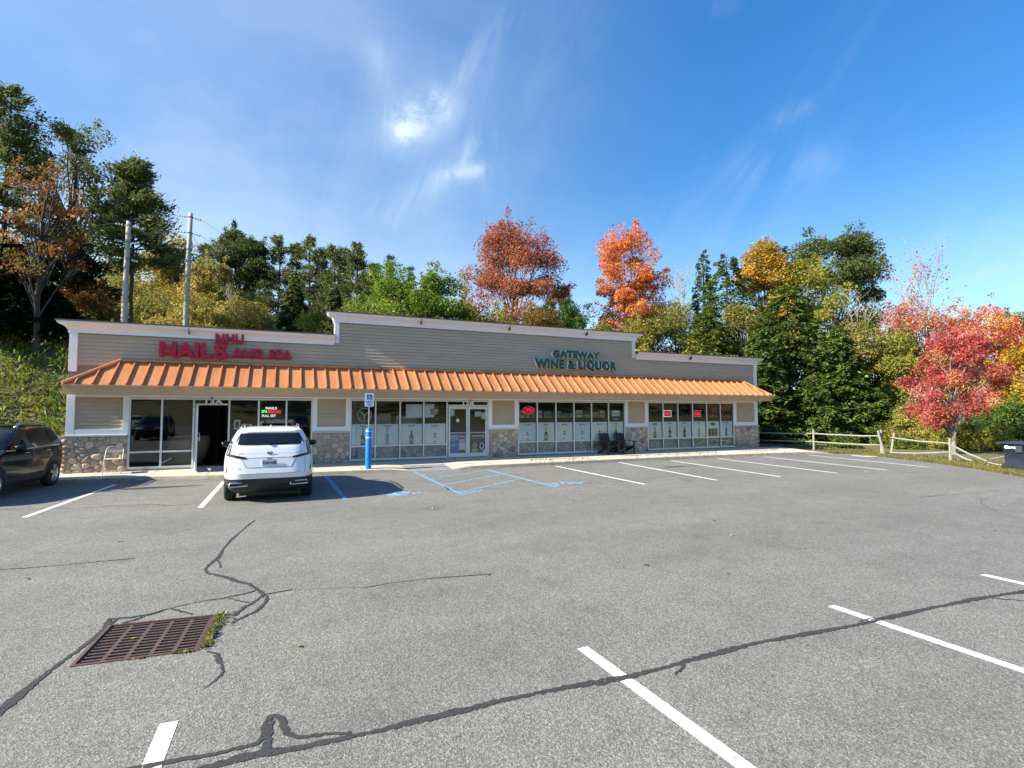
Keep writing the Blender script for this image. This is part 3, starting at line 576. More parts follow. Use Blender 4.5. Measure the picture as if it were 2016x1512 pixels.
#@@BUILDING
# ------------------------------------------------------------------ the shop building
X0, X1, ZB, ZL, ZH = -6.06, 22.24, .147, 1.25, 2.43
PIERS = [(-6.06,-4.52),(.82,2.08),(7.43,8.72),(14.03,15.28),(20.62,22.24)]
BAYS = [(-4.52,.82),(2.08,7.43),(8.72,14.03),(15.28,20.62)]
HX0, HX1 = 1.50, 14.62
bld = empty('shop_building', (8.1, 7, 0), label='long single storey shop building with grey siding and a copper awning', cat='building')
OFF = Vector((8.1, 7, 0))
def bb(mb, name, mats, parent=None, **k):
    """building part given in world coordinates"""
    mb.v = [(x-OFF.x, y-OFF.y, z-OFF.z) for x, y, z in mb.v]
    return mb.build(name, mats, parent or bld, **k)
def make_shell():
    m = MB()
    m.box(X0+.02, X1-.02, .055, .25, 2.5, 4.42); m.box(HX0+.02, HX1-.02, .055, .25, 4.42, 5.3)       # front wall above the shopfronts
    m.box(X0+.02, X0+.2, .25, 14, 0, 4.3); m.box(X1-.2, X1-.02, .25, 14, 0, 4.3); m.box(X0+.2, X1-.2, 13.8, 14, 0, 4.0)
    for a, b in PIERS: m.box(a+.03, b-.03, .055, .25, .0, 2.5)
    bb(m, 'wall', M['wall'])
    r = MB(); r.box(X0+.2, X1-.2, .25, 13.8, 3.6, 3.75); bb(r, 'roof', M['roof'])
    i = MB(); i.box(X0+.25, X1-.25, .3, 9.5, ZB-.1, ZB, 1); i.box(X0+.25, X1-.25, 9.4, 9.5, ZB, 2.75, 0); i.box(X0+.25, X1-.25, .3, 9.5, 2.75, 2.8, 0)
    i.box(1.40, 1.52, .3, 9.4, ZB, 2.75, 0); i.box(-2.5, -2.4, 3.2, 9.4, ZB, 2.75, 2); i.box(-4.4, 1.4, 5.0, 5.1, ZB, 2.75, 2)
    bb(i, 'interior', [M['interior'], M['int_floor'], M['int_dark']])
    f = MB()
    for a, b in BAYS: f.box(a, b, .01, .3, .05, ZB+.06)
    bb(f, 'base', M['kerb'])
make_shell()
def siding(x0, x1, z0, z1, y=0.05, name='siding', seed=1):
    m = MB(); h = .1185; z = z0; rr = random.Random(seed)
    while z < z1-.01:
        t = min(z+h, z1)
        # boards with butt joints
        xs = [x0]
        x = x0+rr.uniform(.8, 3.6)
        while x < x1-.4: xs.append(x); x += 3.66
        xs.append(x1)
        for a, b in zip(xs[:-1], xs[1:]):
            a2 = a+(.003 if a > x0 else 0)
            m.face([(a2, y-.022, z+.011), (b, y-.022, z+.011), (b, y-.006, t), (a2, y-.006, t)])      # board, leaning out towards its lower edge
            m.face([(a2, y+.004, z+.011), (b, y+.004, z+.011), (b, y-.022, z+.011), (a2, y-.022, z+.011)])
            m.face([(a2, y+.004, z), (b, y+.004, z), (b, y+.004, z+.011), (a2, y+.004, z+.011)])       # reveal behind the lap
        z += h
    return bb(m, name, M['siding'])
siding(X0+.19, X1-.19, 3.40, 4.46, seed=3); siding(HX0+.16, HX1-.16, 4.46, 5.30, seed=5)
for k, (a, b) in enumerate(PIERS):
    siding(a+(.19 if k == 0 else .15), b-(.19 if k == 4 else .15), 1.44, 2.49, seed=11+k)
def make_trim():
    m = MB()
    # corner boards, full height, with returns
    m.box(X0, X0+.2, -.012, .3, 3.2, 4.40); m.box(X1-.2, X1, -.012, .3, 3.2, 4.40)
    m.box(X0, X0+.2, -.012, .3, ZL+.03, 2.5); m.box(X1-.2, X1, -.012, .3, ZL+.03, 2.5)
    m.box(HX0, HX0+.16, -.012, .3, 4.45, 5.30); m.box(HX1-.16, HX1, -.012, .3, 4.45, 5.30)
    for k, (a, b) in enumerate(PIERS):
        a2 = a+.2 if k == 0 else a; b2 = b-.2 if k == 4 else b
        if k: m.box(a, a+.15, -.014, .06, ZL+.03, 2.5)
        if k < 4: m.box(b-.15, b, -.014, .06, ZL+.03, 2.5)
        m.box(a2+(.15 if k else 0), b2-(.15 if k < 4 else 0), -.010, .055, ZL+.03, 1.45)
    m.box(X0+.2, X1-.2, -.006, .05, 2.44, 2.50)
    bb(m, 'trim', M['white_trim'], bevel=.004)
make_trim()
def cornice(x0, x1, z, end0=True, end1=True, fr=.16):
    """frieze board, crown moulding and brown cap; z is the top of the cap"""
    m = MB(); c = MB(); prof = [(-.012, z-.40), (-.035, z-.40), (-.035, z-.33), (-.05, z-.30), (-.075, z-.255), (-.13, z-.20), (-.20, z-.17), (-.245, z-.13), (-.255, z-.09), (-.255, z-.07)]
    # mitred run: each profile point sweeps front and returns
    def ring(off, zz):
        e0 = x0+(off if end0 else 0); e1 = x1-(off if end1 else 0)
        pts = []
        if end0: pts.append((e0, .32, zz))
        pts += [(e0, off, zz), (e1, off, zz)]
        if end1: pts.append((e1, .32, zz))
        return pts
    m.grid([ring(o, zz) for o, zz in prof], smooth=False)
    m.face(ring(-.255, z-.07)[::1] if not (end0 or end1) else ring(-.255, z-.07)+[(x1, .32, z-.07), (x0, .32, z-.07)] if False else [(x0, .0, z-.07), (x1, .0, z-.07), (x1, .3, z-.07), (x0, .3, z-.07)])
    # joints between lengths
    x = x0+3.1
    while x < x1-1.5:
        m.box(x, x+.008, -.262, -.03, z-.30, z-.07, 1); x += 3.66
    bb(m, 'cornice', [M['white_trim'], M['dark']])
    a0 = x0-(.285 if end0 else 0); a1 = x1+(.285 if end1 else 0)
    v = [(a0,-.285,z-.072),(a1,-.285,z-.072),(a1,.36,z-.072),(a0,.36,z-.072),(a0,-.285,z-.035),(a1,-.285,z-.035),(a1,.36,z+.02),(a0,.36,z+.02)]
    c.hexa(v); bb(c, 'cornice_cap', M['cap'])
cornice(X0, HX0-.002, 4.77, True, False); cornice(HX0, HX1, 5.60); cornice(HX1+.002, X1, 4.77, False, True)
# stone wainscot: each stone a domed cell in mortar
def stone_panel(x0, x1, z0, z1, seed, wrap=None):
    rng = np.random.default_rng(seed); n = int((x1-x0)*(z1-z0)/.040); pts = []
    tries = 0
    while len(pts) < n and tries < 9000:
        p = np.array([rng.uniform(x0, x1), rng.uniform(z0, z1)]); tries += 1
        if all(np.hypot(*((p-q)*[.85,1.1])) > .15 for q in pts): pts.append(p)
    V = []; Fc = []; C = []; base = np.array([[.40,.33,.24],[.34,.28,.21],[.45,.37,.275],[.30,.26,.205],[.36,.285,.215],[.31,.25,.20],[.47,.39,.29],[.35,.315,.25]])
    for i, p in enumerate(pts):
        poly = [np.array(q) for q in ((x0,z0),(x1,z0),(x1,z1),(x0,z1))]
        for j, q in enumerate(pts):
            if i == j: continue
            mid = (p+q)/2; d = q-p; out = []
            for k in range(len(poly)):
                a, b = poly[k], poly[(k+1) % len(poly)]; sa, sb = (a-mid)@d, (b-mid)@d
                if sa <= 0: out.append(a)
                if sa*sb < 0: out.append(a+(b-a)*sa/(sa-sb))
            poly = out
            if len(poly) < 3: break
        if len(poly) < 3: continue
        poly = np.array(poly); c = poly.mean(0)
        # smooth the outline (corner cutting) and shrink for the mortar joint
        for _ in range(2):
            nx = np.roll(poly, -1, 0); poly = np.stack([poly*.75+nx*.25, poly*.25+nx*.75], 1).reshape(-1, 2)
        col = base[rng.integers(len(base))]*rng.uniform(1.0, 1.45)
        if rng.random() < .025: col = np.array([.30,.17,.115])
        if rng.random() < .03: col = np.array([.27,.175,.16])
        h = rng.uniform(.026, .045); b0 = len(V); k = len(poly); rings = ((.97, 0.0), (.93, .55), (.80, .9), (.45, 1.0))
        for s, t in rings:
            for q in poly:
                w_ = c+(q-c)*s; V.append((w_[0], .02-h*t+.012*(1-t), w_[1])); C.append(col*(.8 if t == 0 else 1))
        V.append((c[0], .02-h, c[1])); C.append(col)
        for r_ in range(3):
            for q in range(k):
                a = b0+r_*k+q; b = b0+r_*k+(q+1) % k; Fc.append((a, b, b+k)); Fc.append((a, b+k, a+k))
        for q in range(k): Fc.append((b0+3*k+q, b0+3*k+(q+1) % k, b0+4*k))
    me = np_mesh('stone_facing', np.array(V)-np.array(OFF), np.array(Fc), M['stone'], np.array(C), smooth=True)
    return link('stone_facing', me, bld)
def make_stone():
    for k, (a, b) in enumerate(PIERS):
        stone_panel(a+(-.03 if k == 0 else .0), b+(.03 if k == 4 else 0), ZB-.03, ZL-.02, 20+k)
        m = MB(); m.box(a-(.03 if k == 0 else -.002), b+(.03 if k == 4 else -.002), .006, .055, ZB-.05, ZL-.01, 0); 
        if k in (0, 4): 
            x = a if k == 0 else b; m.box(x-.03, x+.03, .055, .9, ZB-.1, ZL-.01, 0)
        bb(m, 'mortar_bed', M['mortar'])
        s = MB(); s.box(a-(.06 if k == 0 else -.004), b+(.06 if k == 4 else -.004), -.055, .06, ZL-.022, ZL+.034); bb(s, 'stone_sill', M['sill'], bevel=.008)
    # rounded stones on the outer corners
    rng = random.Random(4)
    for xs in (X0-.02, X1+.02):
        m = MB(); z = ZB+.02
        while z < ZL-.1:
            h = rng.uniform(.11, .2); prof = [(.001,-h/2),(.07,-h*.44),(.105,-h*.25),(.115,0),(.1,h*.25),(.065,h*.44),(.001,h/2)]
            m.lathe(prof, (xs, .07, z+h/2), 10); z += h+.006
        bb(m, 'corner_stones', mat('corner_stone', (.33,.25,.19), .85, noise=(3, .4), bump=.5))
make_stone()
def make_awning():
    ze, zr, ye = 2.765, 3.56, -1.06; rx0, rx1, ex0, ex1 = -4.74, 21.0, -5.86, 22.04
    aw = MB(); 
    # roof planes (front and both hips)
    aw.face([(ex0,ye,ze),(ex1,ye,ze),(rx1,-.005,zr),(rx0,-.005,zr)])
    aw.face([(ex0,-.0,ze),(ex0,ye,ze),(rx0,-.005,zr)]); aw.face([(ex1,ye,ze),(ex1,-.0,ze),(rx1,-.005,zr)])
    nrm = Vector((0,-(zr-ze),-ye)).normalized()
    sp = .397; x = ex0+.30
    while x < ex1-.1:
        top = 1.0
        if x < rx0: top = (x-ex0)/(rx0-ex0)
        if x > rx1: top = (ex1-x)/(ex1-rx1)
        top = max(.0, top*.985-.02)
        if top > .06:
            a = Vector((x, ye, ze)); b = Vector((x, ye*(1-top), ze+(zr-ze)*top))
            hw, hh = .018, .064
            c = []
            for p, e in ((a, 0), (b, 0)):
                c += [p+Vector((-hw,0,0))-nrm*.004, p+Vector((hw,0,0))-nrm*.004, p+Vector((hw,0,0))+nrm*hh, p+Vector((-hw,0,0))+nrm*hh]
            aw.hexa(c)
        x += sp
    for s, ex, rx in ((1, ex0, rx0), (-1, ex1, rx1)):      # ribs on the hips
        for t in (.3, .62):
            y = ye*t; aw.bar((ex, y, ze+.02), (ex+(rx-ex)*(1-t), y, ze+(zr-ze)*(1-t)+.02), .035, .05)
    o = bb(aw, 'awning', M['copper'])
    def sub(mb, nm, m): 
        q = bb(mb, nm, M[m]); q.parent = o; return q
    hp = MB(); up = Vector((0,0,.04))
    for ex, rx in ((ex0, rx0), (ex1, rx1)): hp.bar(Vector((ex, ye, ze))+up, Vector((rx, -.03, zr))+up, .10, .07)
    hp.box(rx0-.02, rx1+.02, -.075, .05, zr-.02, zr+.055); sub(hp, 'ridge_cap', 'copper')
    fa = MB(); fa.box(ex0+.012, ex1-.012, ye+.01, ye+.05, ze-.275, ze-.004); fa.box(ex0+.012, ex0+.05, ye+.05, .04, ze-.275, ze-.004); fa.box(ex1-.05, ex1-.012, ye+.05, .04, ze-.275, ze-.004)
    sub(fa, 'fascia', 'fascia')
    e = MB(); e.box(ex0-.015, ex1+.015, ye-.02, ye+.008, ze-.045, ze+.006); sub(e, 'drip_edge', 'fascia')
    so_ = MB(); so_.box(ex0+.05, ex1-.05, ye+.05, .04, ze-.262, ze-.25); sub(so_, 'soffit', 'soffit')
make_awning()
# storefront glazing
LITE_H = .725                      # height of the middle rail
def bottle(m, cx, z, h, w_, kind, mi, y):
    prof = {'wine': [(.5,0),(.5,.55),(.42,.66),(.17,.74),(.15,1)], 'tall': [(.5,0),(.5,.68),(.3,.78),(.16,.82),(.16,1)], 'jug': [(.5,0),(.55,.3),(.42,.45),(.14,.6),(.12,1)], 'squat': [(.5,0),(.5,.62),(.3,.7),(.2,.75),(.22,1)]}[kind]
    pts = [(cx-a*w_, y, z+b*h) for a, b in prof]+[(cx+a*w_, y, z+b*h) for a, b in prof[::-1]]
    m.face(pts[::-1], mi)
FILM_M2 = ['film_cool', 'ink', 'ink2', 'bottle_green', 'bottle_blue', 'bottle_brown', 'bottle_label']
FILM_M = ['film', 'ink', 'ink2', 'bottle_green', 'bottle_blue', 'bottle_brown', 'bottle_label']
def film_mesh(a, b, z0, z1, art, seed):
    m = MB(); y = .078; rr = random.Random(seed); m.face([(a,y,z0),(b,y,z0),(b,y,z1),(a,y,z1)], 0); cx = (a+b)/2; y2 = y-.003; H = z1-z0
    def rect(x0, x1, q0, q1, mi): m.face([(x0,y2,q0),(x1,y2,q0),(x1,y2,q1),(x0,y2,q1)], mi)
    def words(zc, wd, hh, mi, rows=1):
        for r_ in range(rows):
            x = cx-wd/2
            while x < cx+wd/2-.01:
                l = rr.uniform(.012,.03); rect(x, min(x+l, cx+wd/2), zc-r_*hh*1.6, zc-r_*hh*1.6+hh, mi); x += l+.007
    kind, mi = art
    if kind == 'cans':
        rect(cx-.13, cx+.13, z1-.21, z1-.07, 1)
        for k in (-1, 0, 1): rect(cx+k*.2-.085, cx+k*.2+.085, z0+.04, z0+.40, 1 if k else 5)
    elif kind == 'marks':
        words(z1-.12, .3, .045, 2); rect(cx-.035, cx+.035, z0+.33, z0+.40, 1); rect(cx-.055, cx+.055, z0+.24, z0+.29, 2); rect(cx-.04, cx+.05, z0+.08, z0+.12, 2)
    else:
        words(z1-.10, .26 if kind != 'wine' else .2, .04, 1 if mi != 4 else 2, 1 if kind != 'jug' else 2)
        if kind in ('wine', 'tall'):
            m.face([(cx+.035*math.cos(t), y2, z1-.17+.03*math.sin(t)) for t in [2*math.pi*k/12 for k in range(12)]], 1)
        h = H*.66; bottle(m, cx, z0+.02, h, .15 if kind != 'tall' else .12, kind, mi, y2)
        m.face([(cx-.055,y2-.002,z0+.02+h*.14),(cx+.055,y2-.002,z0+.02+h*.14),(cx+.055,y2-.002,z0+.02+h*.42),(cx-.055,y2-.002,z0+.02+h*.42)], 6 if mi != 1 else 2)
    return m
def storefront(x0, x1, lites, art=None, rails=True, doorspan=None, seed=0):
    f = MB(); g = MB(); fw = .055; ya, yb = .0, .11; zb = ZB+.06
    dspan = doorspan or (99, 99)
    f.box(x0, x1, ya, yb, ZH-.06, ZH)
    segs = [(x0, x1)] if not doorspan else ([(x0, doorspan[0])] if doorspan[0] > x0+.1 else [])+([(doorspan[1], x1)] if doorspan[1] < x1-.1 else [])
    for a, b in segs: f.box(a, b, ya, yb, zb, zb+.065)
    xs = []
    for k, x in enumerate(lites):
        c0, c1 = (x, x+fw) if k == 0 else (x-fw, x) if k == len(lites)-1 else (x-fw/2, x+fw/2); xs.append((c0, c1))
        f.box(c0, c1, ya+.002, yb-.002, zb+.065, ZH-.06) if not (doorspan and (abs(x-doorspan[0]) < .01 or abs(x-doorspan[1]) < .01)) else f.box(c0, c1, ya+.002, yb-.002, ZB+.02, ZH-.06)
    films = []; kp = MB(); runs = {}
    for k in range(len(lites)-1):
        a, b = xs[k][1], xs[k+1][0]; mid = (a+b)/2
        if dspan[0] < mid < dspan[1]: continue
        f.box(a, b, ya+.004, yb-.004, LITE_H-.025, LITE_H+.03)
        runs.setdefault(mid > dspan[0], MB()).face([(a-.01,.05,zb+.06),(b+.01,.05,zb+.06),(b+.01,.05,ZH-.06),(a-.01,.05,ZH-.06)])
        # dark gasket lines
        f.box(a, a+.012, .03, .048, zb+.065, ZH-.06, 1); f.box(b-.012, b, .03, .048, zb+.065, ZH-.06, 1); f.box(a+.012, b-.012, .03, .048, ZH-.075, ZH-.06, 1)
        if art:
            films.append((a+.004, b-.004, art[len(films) % len(art)]))
            kp.face([(a,.085,zb+.05),(b,.085,zb+.05),(b,.085,LITE_H),(a,.085,LITE_H)])
    w_ = bb(f, 'storefront_window', [M['alu'], M['dark']])
    for g in runs.values(): p = bb(g, 'pane', M['glass']); p.parent = w_
    for k, (a, b, t) in enumerate(films):
        q = bb(film_mesh(a, b, LITE_H+.02, 1.525 - (.02 if x0 > 15 else 0), t, seed*10+k), 'window_film', [M[n] for n in (FILM_M2 if (k*7+seed) % 3 == 0 else FILM_M)]); q.parent = w_
    if kp.v: q = bb(kp, 'knee_panel', M['stoneprint']); q.parent = w_
    return w_
def lin(a, b, n): return [a+(b-a)*i/n for i in range(n+1)]
W1 = [-4.52,-3.65,-2.78,-1.77,-.89,-.03,.82]; W2 = [2.08,2.98,3.88,4.78,5.70,7.43]
storefront(*BAYS[0], W1, None, doorspan=(-2.78,-1.77), seed=1)
storefront(*BAYS[1], W2, [('wine',3),('tall',4),('squat',2),('marks',2)], doorspan=(5.70,7.43), seed=2)
storefront(*BAYS[2], lin(8.72,14.03,6), [('marks',2),('wine',3),('marks',2),('marks',1),('marks',2),('wine',3)], seed=3)
storefront(*BAYS[3], lin(15.28,20.62,6), [('jug',5),('squat',5),('squat',1),('tall',4),('cans',1),('tall',1)], seed=4)
def door_leaf(x0, x1, y, z0=ZB+.012, z1=2.19, hinge=None, ang=0.0, handle=1, label=None):
    """glazed aluminium door leaf; part of the building"""
    w_ = x1-x0; st = .07
    m = MB(); m.box(0, st, -.022, .022, 0, z1-z0); m.box(w_-st, w_, -.022, .022, 0, z1-z0); m.box(st, w_-st, -.022, .022, z1-z0-.11, z1-z0); m.box(st, w_-st, -.022, .022, 0, .20)
    d = m.build('door', M['alu'], bld); d.location = (x0-OFF.x, y-OFF.y, z0-OFF.z)
    if hinge == 'left': d.rotation_euler = (0, 0, ang)
    if label: d['label'] = label
    g = MB(); g.face([(st,0,.20),(w_-st,0,.20),(w_-st,0,z1-z0-.11),(st,0,z1-z0-.11)]); g.build('glass', M['door_glass'], d)
    h = MB(); hx = w_-.05 if handle > 0 else .05; sgn = -1
    for s in (-1, 1): h.tube([(hx, s*.022, .93), (hx, s*.075, .93), (hx, s*.075, 1.17), (hx, s*.022, 1.17)], .011, 8)
    h.build('handle', M['galv'], d)
    b = MB(); b.bar((st, .035, .99), (w_-st, .035, .99), .03, .045); b.build('push_bar', M['white_trim'], d)
    return d
def make_doors():
    for a, b in ((-2.78,-1.77),(5.70,7.43)):      # transom bar, threshold and transom light of each doorway
        f = MB(); f.box(a+.05, b-.05, .004, .106, 2.20, 2.25); d = bb(f, 'door_head', M['alu'])
        f = MB(); f.box(a, b, -.01, .14, ZB, ZB+.01); bb(f, 'threshold', M['alu'])
        g = MB(); g.face([(a+.05,.05,2.25),(b-.05,.05,2.25),(b-.05,.05,2.37),(a+.05,.05,2.37)]); q = bb(g, 'transom_pane', M['glass']); q.parent = d
    door_leaf(-2.715, -1.835, .02, hinge='left', ang=-R(80), handle=1, label='glass door standing wide open')
    door_leaf(5.765, 6.558, .05, handle=1, label='left leaf of the double glass door'); door_leaf(6.572, 7.365, .05, handle=-1, label='right leaf of the double glass door')
    lettering('house_number', '13A', -2.46-OFF.x, -.004-OFF.y, 2.245-OFF.z, .50, .135, .004, [M['white_num']], bld, .03)
    lettering('house_number', '13B', 6.34-OFF.x, -.004-OFF.y, 2.245-OFF.z, .46, .135, .004, [M['white_num']], bld, .03)
make_doors()
#@@SIGNS
# ------------------------------------------------------------------ signs, lamps and posters (each a thing of its own)
def sign(name, lb, lines, cat='sign', group=None):
    t = empty(name, lines[0][1], label=lb, cat=cat, group=group); o = Vector(lines[0][1])
    for txt, pos, w_, h_, dp, ms, bold, split in lines:
        q = Vector(pos)-o; lettering('lettering', txt, q.x, q.y, q.z, w_, h_, dp, [M[k] for k in ms], t, bold, split)
    return t
def span(u0, u1, v0, v1, y):
    um = (u0+u1)/2; a = F(u0, v1, y); b = F(u1, v1, y); return a[0], b[0]-a[0]
def make_shop_signs():
    y = -.14; L = []
    for txt, u0, u1, zz0, zz1, b in (('NAIL', 313, 417, None, None, .045), ('S', 420, 447.5, None, None, .05), ('AND SPA', 456, 575, None, None, .035), ('NHU', 423, 479, None, None, .035)):
        x, w_ = span(u0, u1, 0, 700, y)
        z0, z1 = {'NAIL': (F(365,704.5,y)[2], F(365,673.5,y)[2]), 'S': (F(434,708,y)[2], F(434,676,y)[2]), 'AND SPA': (F(515,704,y)[2], F(515,687,y)[2]), 'NHU': (F(451,676.5,y)[2], F(451,657.5,y)[2])}[txt]
        L.append((txt, (x, y, z0), w_, z1-z0, .12, ['red_letter'], b, False))
    s = sign('shop_sign', 'crimson raised letters reading NHU NAILS AND SPA on the left facade', L)
    m = MB(); o = Vector(L[0][1]); z = L[0][1][2]+.03
    m.box(.1, L[2][1][0]+L[2][2]-o.x-.05, .115, .17, .06, .10); m.build('raceway', M['red_letter'], s)
    y = -.15; L = []
    for txt, u0, u1, a, b, va0, va1, bold in (('GATEWAY', 1088, 1181, 0, 0, 706, 691.0, .055), ('WINE & LIQUOR', 1053, 1214, 0, 0, 730.5, 709.0, .055)):
        x, w_ = span(u0, u1, 0, 720, y); um = (u0+u1)/2; z0, z1 = F(um, va0, y)[2], F(um, va1, y)[2]
        L.append((txt, (x, y, z0), w_, z1-z0, .16, ['green_letter','white_letter'], bold, True))
    sign('shop_sign', 'dark green raised letters reading GATEWAY WINE & LIQUOR on the right facade', L)
make_shop_signs()
def neon(lb, txt, x, z, w_, h_, m_, frame=None, y=.16, bold=-.008):
    t = empty('neon_sign', (x, y, z), label=lb, cat='neon sign'); mm = text_mesh(txt, w_, h_, .012, bold); mm.materials.append(M[m_])
    o = link('lettering', mm, t)
    if frame:
        mb = MB(); p = .05; q = [(-p,.006,-p),(w_+p,.006,-p),(w_+p,.006,h_+p),(-p,.006,h_+p)]
        if frame[0] == 'oval':
            pts = [(w_/2+(w_/2+.09)*math.cos(a), .006, h_/2+(h_/2+.07)*math.sin(a)) for a in [2*math.pi*k/28 for k in range(29)]]
        else: pts = q+[q[0]]
        mb.tube(pts, .011, 6, caps=False); mb.build('border', M[frame[1]], t)
        bk = MB(); bk.face([(p_[0], .02, p_[2]) for p_ in (pts[:-1])]); bk.build('backing', M['dark'], t)
    return t
def make_neons():
    def xz(u, v, y): p = F(u, v, y); return p[0], p[2]
    x, z = xz(1033, 811.5, .16); neon('red oval neon OPEN sign in the first pane right of the double doors', 'OPEN', x, z, .36, .16, 'neon_red', ('oval','neon_red'))
    x, z = xz(1309, 818, .16); neon('red neon WINE sign with white border behind dark glass', 'WINE', x, z, .33, .19, 'neon_red', ('rect','neon_white'))
    x, z = xz(1368, 818, .16); neon('red neon VODKA sign with pink border behind dark glass', 'VODKA', x, z, .33, .19, 'neon_red', ('rect','neon_pink'))
    t = empty('led_sign', tuple(F(515, 820, .2)), label='lit sign reading NAILS SPA PEDICURE in the nail salon window', cat='led sign')
    o = Vector(F(515, 820, .2))
    for txt, u0, u1, v0, v1, m_ in (('NAILS', 523, 545, 806, 801, 'neon_white'), ('SPA', 515, 526.5, 813, 807.2, 'neon_green'), ('PEDICURE', 527.5, 553.5, 814, 807.6, 'neon_red'), ('FULL SET', 515.5, 543, 821, 816.3, 'neon_white')):
        a, b = Vector(F(u0, v0, .2)), Vector(F(u1, v1, .2)); mm = text_mesh(txt, b.x-a.x, b.z-a.z, .015, .03); mm.materials.append(M[m_]); q = link('lettering', mm, t); q.location = a-o
    def panel(name, lb, cat, u0, u1, v0, v1, y, m_, extra=None, thick=.006):
        a, b = F(u0, v1, y), F(u1, v0, y); mb = MB(); w_, h_ = b[0]-a[0], b[2]-a[2]; mb.box(0, w_, 0, thick, 0, h_, 0)
        ms = [M[m_]]
        if extra:
            for e in extra(w_, h_): 
                pts, mt = e; ms.append(M[mt]); mb.face([(p[0], -.0025, p[1]) for p in pts], len(ms)-1)
        return tag_at(mb.build(name, ms), a, lb, cat)
    def tag_at(o, a, lb, cat): o.location = tuple(a); return tag(o, lb, cat)
    circ = lambda cx, cz, rx, rz, n=16: [(cx+rx*math.cos(2*math.pi*k/n), cz+rz*math.sin(2*math.pi*k/n)) for k in range(n)]
    rc = lambda a, b, c, d: [(a,c),(b,c),(b,d),(a,d)]
    # posters on the double doors, nine centimetres clear of nothing: they stick to the inside of the glass
    yd = .058
    p = panel('door_poster', 'blue HARD SELTZER poster with two tall cans on the left door', 'poster', 885.3, 917.0, 855, 894.5, yd, 'poster_blue',
          lambda w_, h_: [(circ(w_*.76, h_*.84, w_*.2, h_*.08), 'can_pale'), (rc(w_*.57, w_*.96, h_*.6, h_*.84), 'can_pink'), (rc(w_*.56, w_*.99, h_*.16, h_*.585), 'can_pale'), (circ(w_*.76, h_*.14, w_*.2, h_*.07), 'poster_dark'), (rc(w_*.04, w_*.5, h_*.68, h_*.70), 'can_pale'), (rc(w_*.07, w_*.42, h_*.49, h_*.52), 'can_pale'), (rc(w_*.07, w_*.42, h_*.41, h_*.44), 'can_pale')])
    w_ = F(917,855,yd)[0]-F(885.3,855,yd)[0]; h_ = F(885,855,yd)[2]-F(885,894.5,yd)[2]
    for txt, zz, hh in (('HARD', .86, .09), ('SELTZER', .74, .07)): 
        lettering('lettering', txt, w_*.02, -.005, h_*zz, w_*.5, h_*hh, .003, [M['sign_white']], p, .04)
    p = panel('door_poster', 'dark CUTWATER poster with two cans on the right door', 'poster', 926, 958, 855, 893, yd, 'poster_dark',
          lambda w_, h_: [(circ(w_*.26, h_*.42, w_*.14, h_*.17), 'poster_green'), (circ(w_*.7, h_*.38, w_*.15, h_*.18), 'can_pale'), (circ(w_*.26, h_*.17, w_*.2, h_*.11), 'poster_green'), (circ(w_*.84, h_*.12, w_*.09, h_*.1), 'can_pale'), (rc(w_*.06, w_*.86, h_*.79, h_*.81), 'poster_green'), (circ(w_*.25, h_*.4, w_*.04, h_*.08), 'poster_dark'), (circ(w_*.7, h_*.4, w_*.09, h_*.1), 'sign_navy')])
    w_ = F(958,855,yd)[0]-F(926,855,yd)[0]
    lettering('lettering', 'CUTWATER', w_*.07, -.005, h_*.84, w_*.78, h_*.1, .003, [M['sign_white']], p, .04)
    panel('notice', 'pale paper notice at the top of the left door', 'notice', 885.5, 895, 806.5, 819, yd, 'paper')
    panel('notice', 'wide white paper notice on the right door', 'notice', 934.5, 946.5, 810, 820, yd, 'paper')
    panel('notice', 'tall white paper notice on the right door', 'notice', 947, 956, 812, 825, yd, 'paper')
    panel('notice', 'framed notice taped inside the nail salon window', 'notice', 460.5, 473, 827, 845, .1, 'sign_white', lambda w_, h_: [(rc(w_*.2, w_*.8, h_*.15, h_*.85), 'poster_dark'), (rc(w_*.35, w_*.65, h_*.2, h_*.7), 'can_pale')])
    p = panel('window_sign', 'white OPEN sign in the nail salon window', 'window sign', 478, 496, 835, 843.5, .1, 'sign_white'); q = F(496,835,.1)[0]-F(478,835,.1)[0]
    lettering('lettering', 'OPEN', q*.12, -.004, .03, q*.76, .085, .003, [M['ink']], p, .03)
    tri = lambda w_, h_: [([(w_*.02, h_*.06), (w_*.46, h_*.14), (w_*.44, h_*.20), (w_*.10, h_*.14)], 'sign_white'), ([(w_*.02, h_*.06), (w_*.10, h_*.12), (w_*.29, h_*.8), (w_*.27, h_*.92)], 'sign_white'), ([(w_*.46, h_*.14), (w_*.38, h_*.18), (w_*.25, h_*.78), (w_*.27, h_*.92)], 'sign_white')]
    panel('window_poster', 'large pale green poster with a white triangle outline', 'poster', 799, 832.5, 796, 822.5, .12, 'film', tri)
    panel('window_poster', 'pale green poster beside the hanging basket sign', 'poster', 836, 855, 795.5, 822, .12, 'film')
    # round hanging basket sign
    b = MB(); x, z = xz(855.5, 806, .1); b.lathe([(.001,-.2),(.12,-.2),(.17,.0),(.18,.02),(.001,.03)], (0,0,0), 14); [b.bar((s*.17,0,0),(0,0,.3), .012) for s in (-1,1)]
    o = b.build('hanging_sign', M['basket']); o.location = (x, .14, z); tag(o, 'dark basket shaped sign hanging left of the double doors', 'hanging sign')
    b = MB(); x, z = xz(714.5, 817, .1); b.lathe([(.26,-.006),(.26,.006),(.22,.006),(.22,-.006),(.26,-.006)], (0,0,0), 24, axis='y'); b.bar((-.15,0,.12),(.0,0,-.02),.04); b.bar((.15,0,.12),(0,0,-.02),.04); b.bar((0,0,-.02),(0,0,-.18),.04)
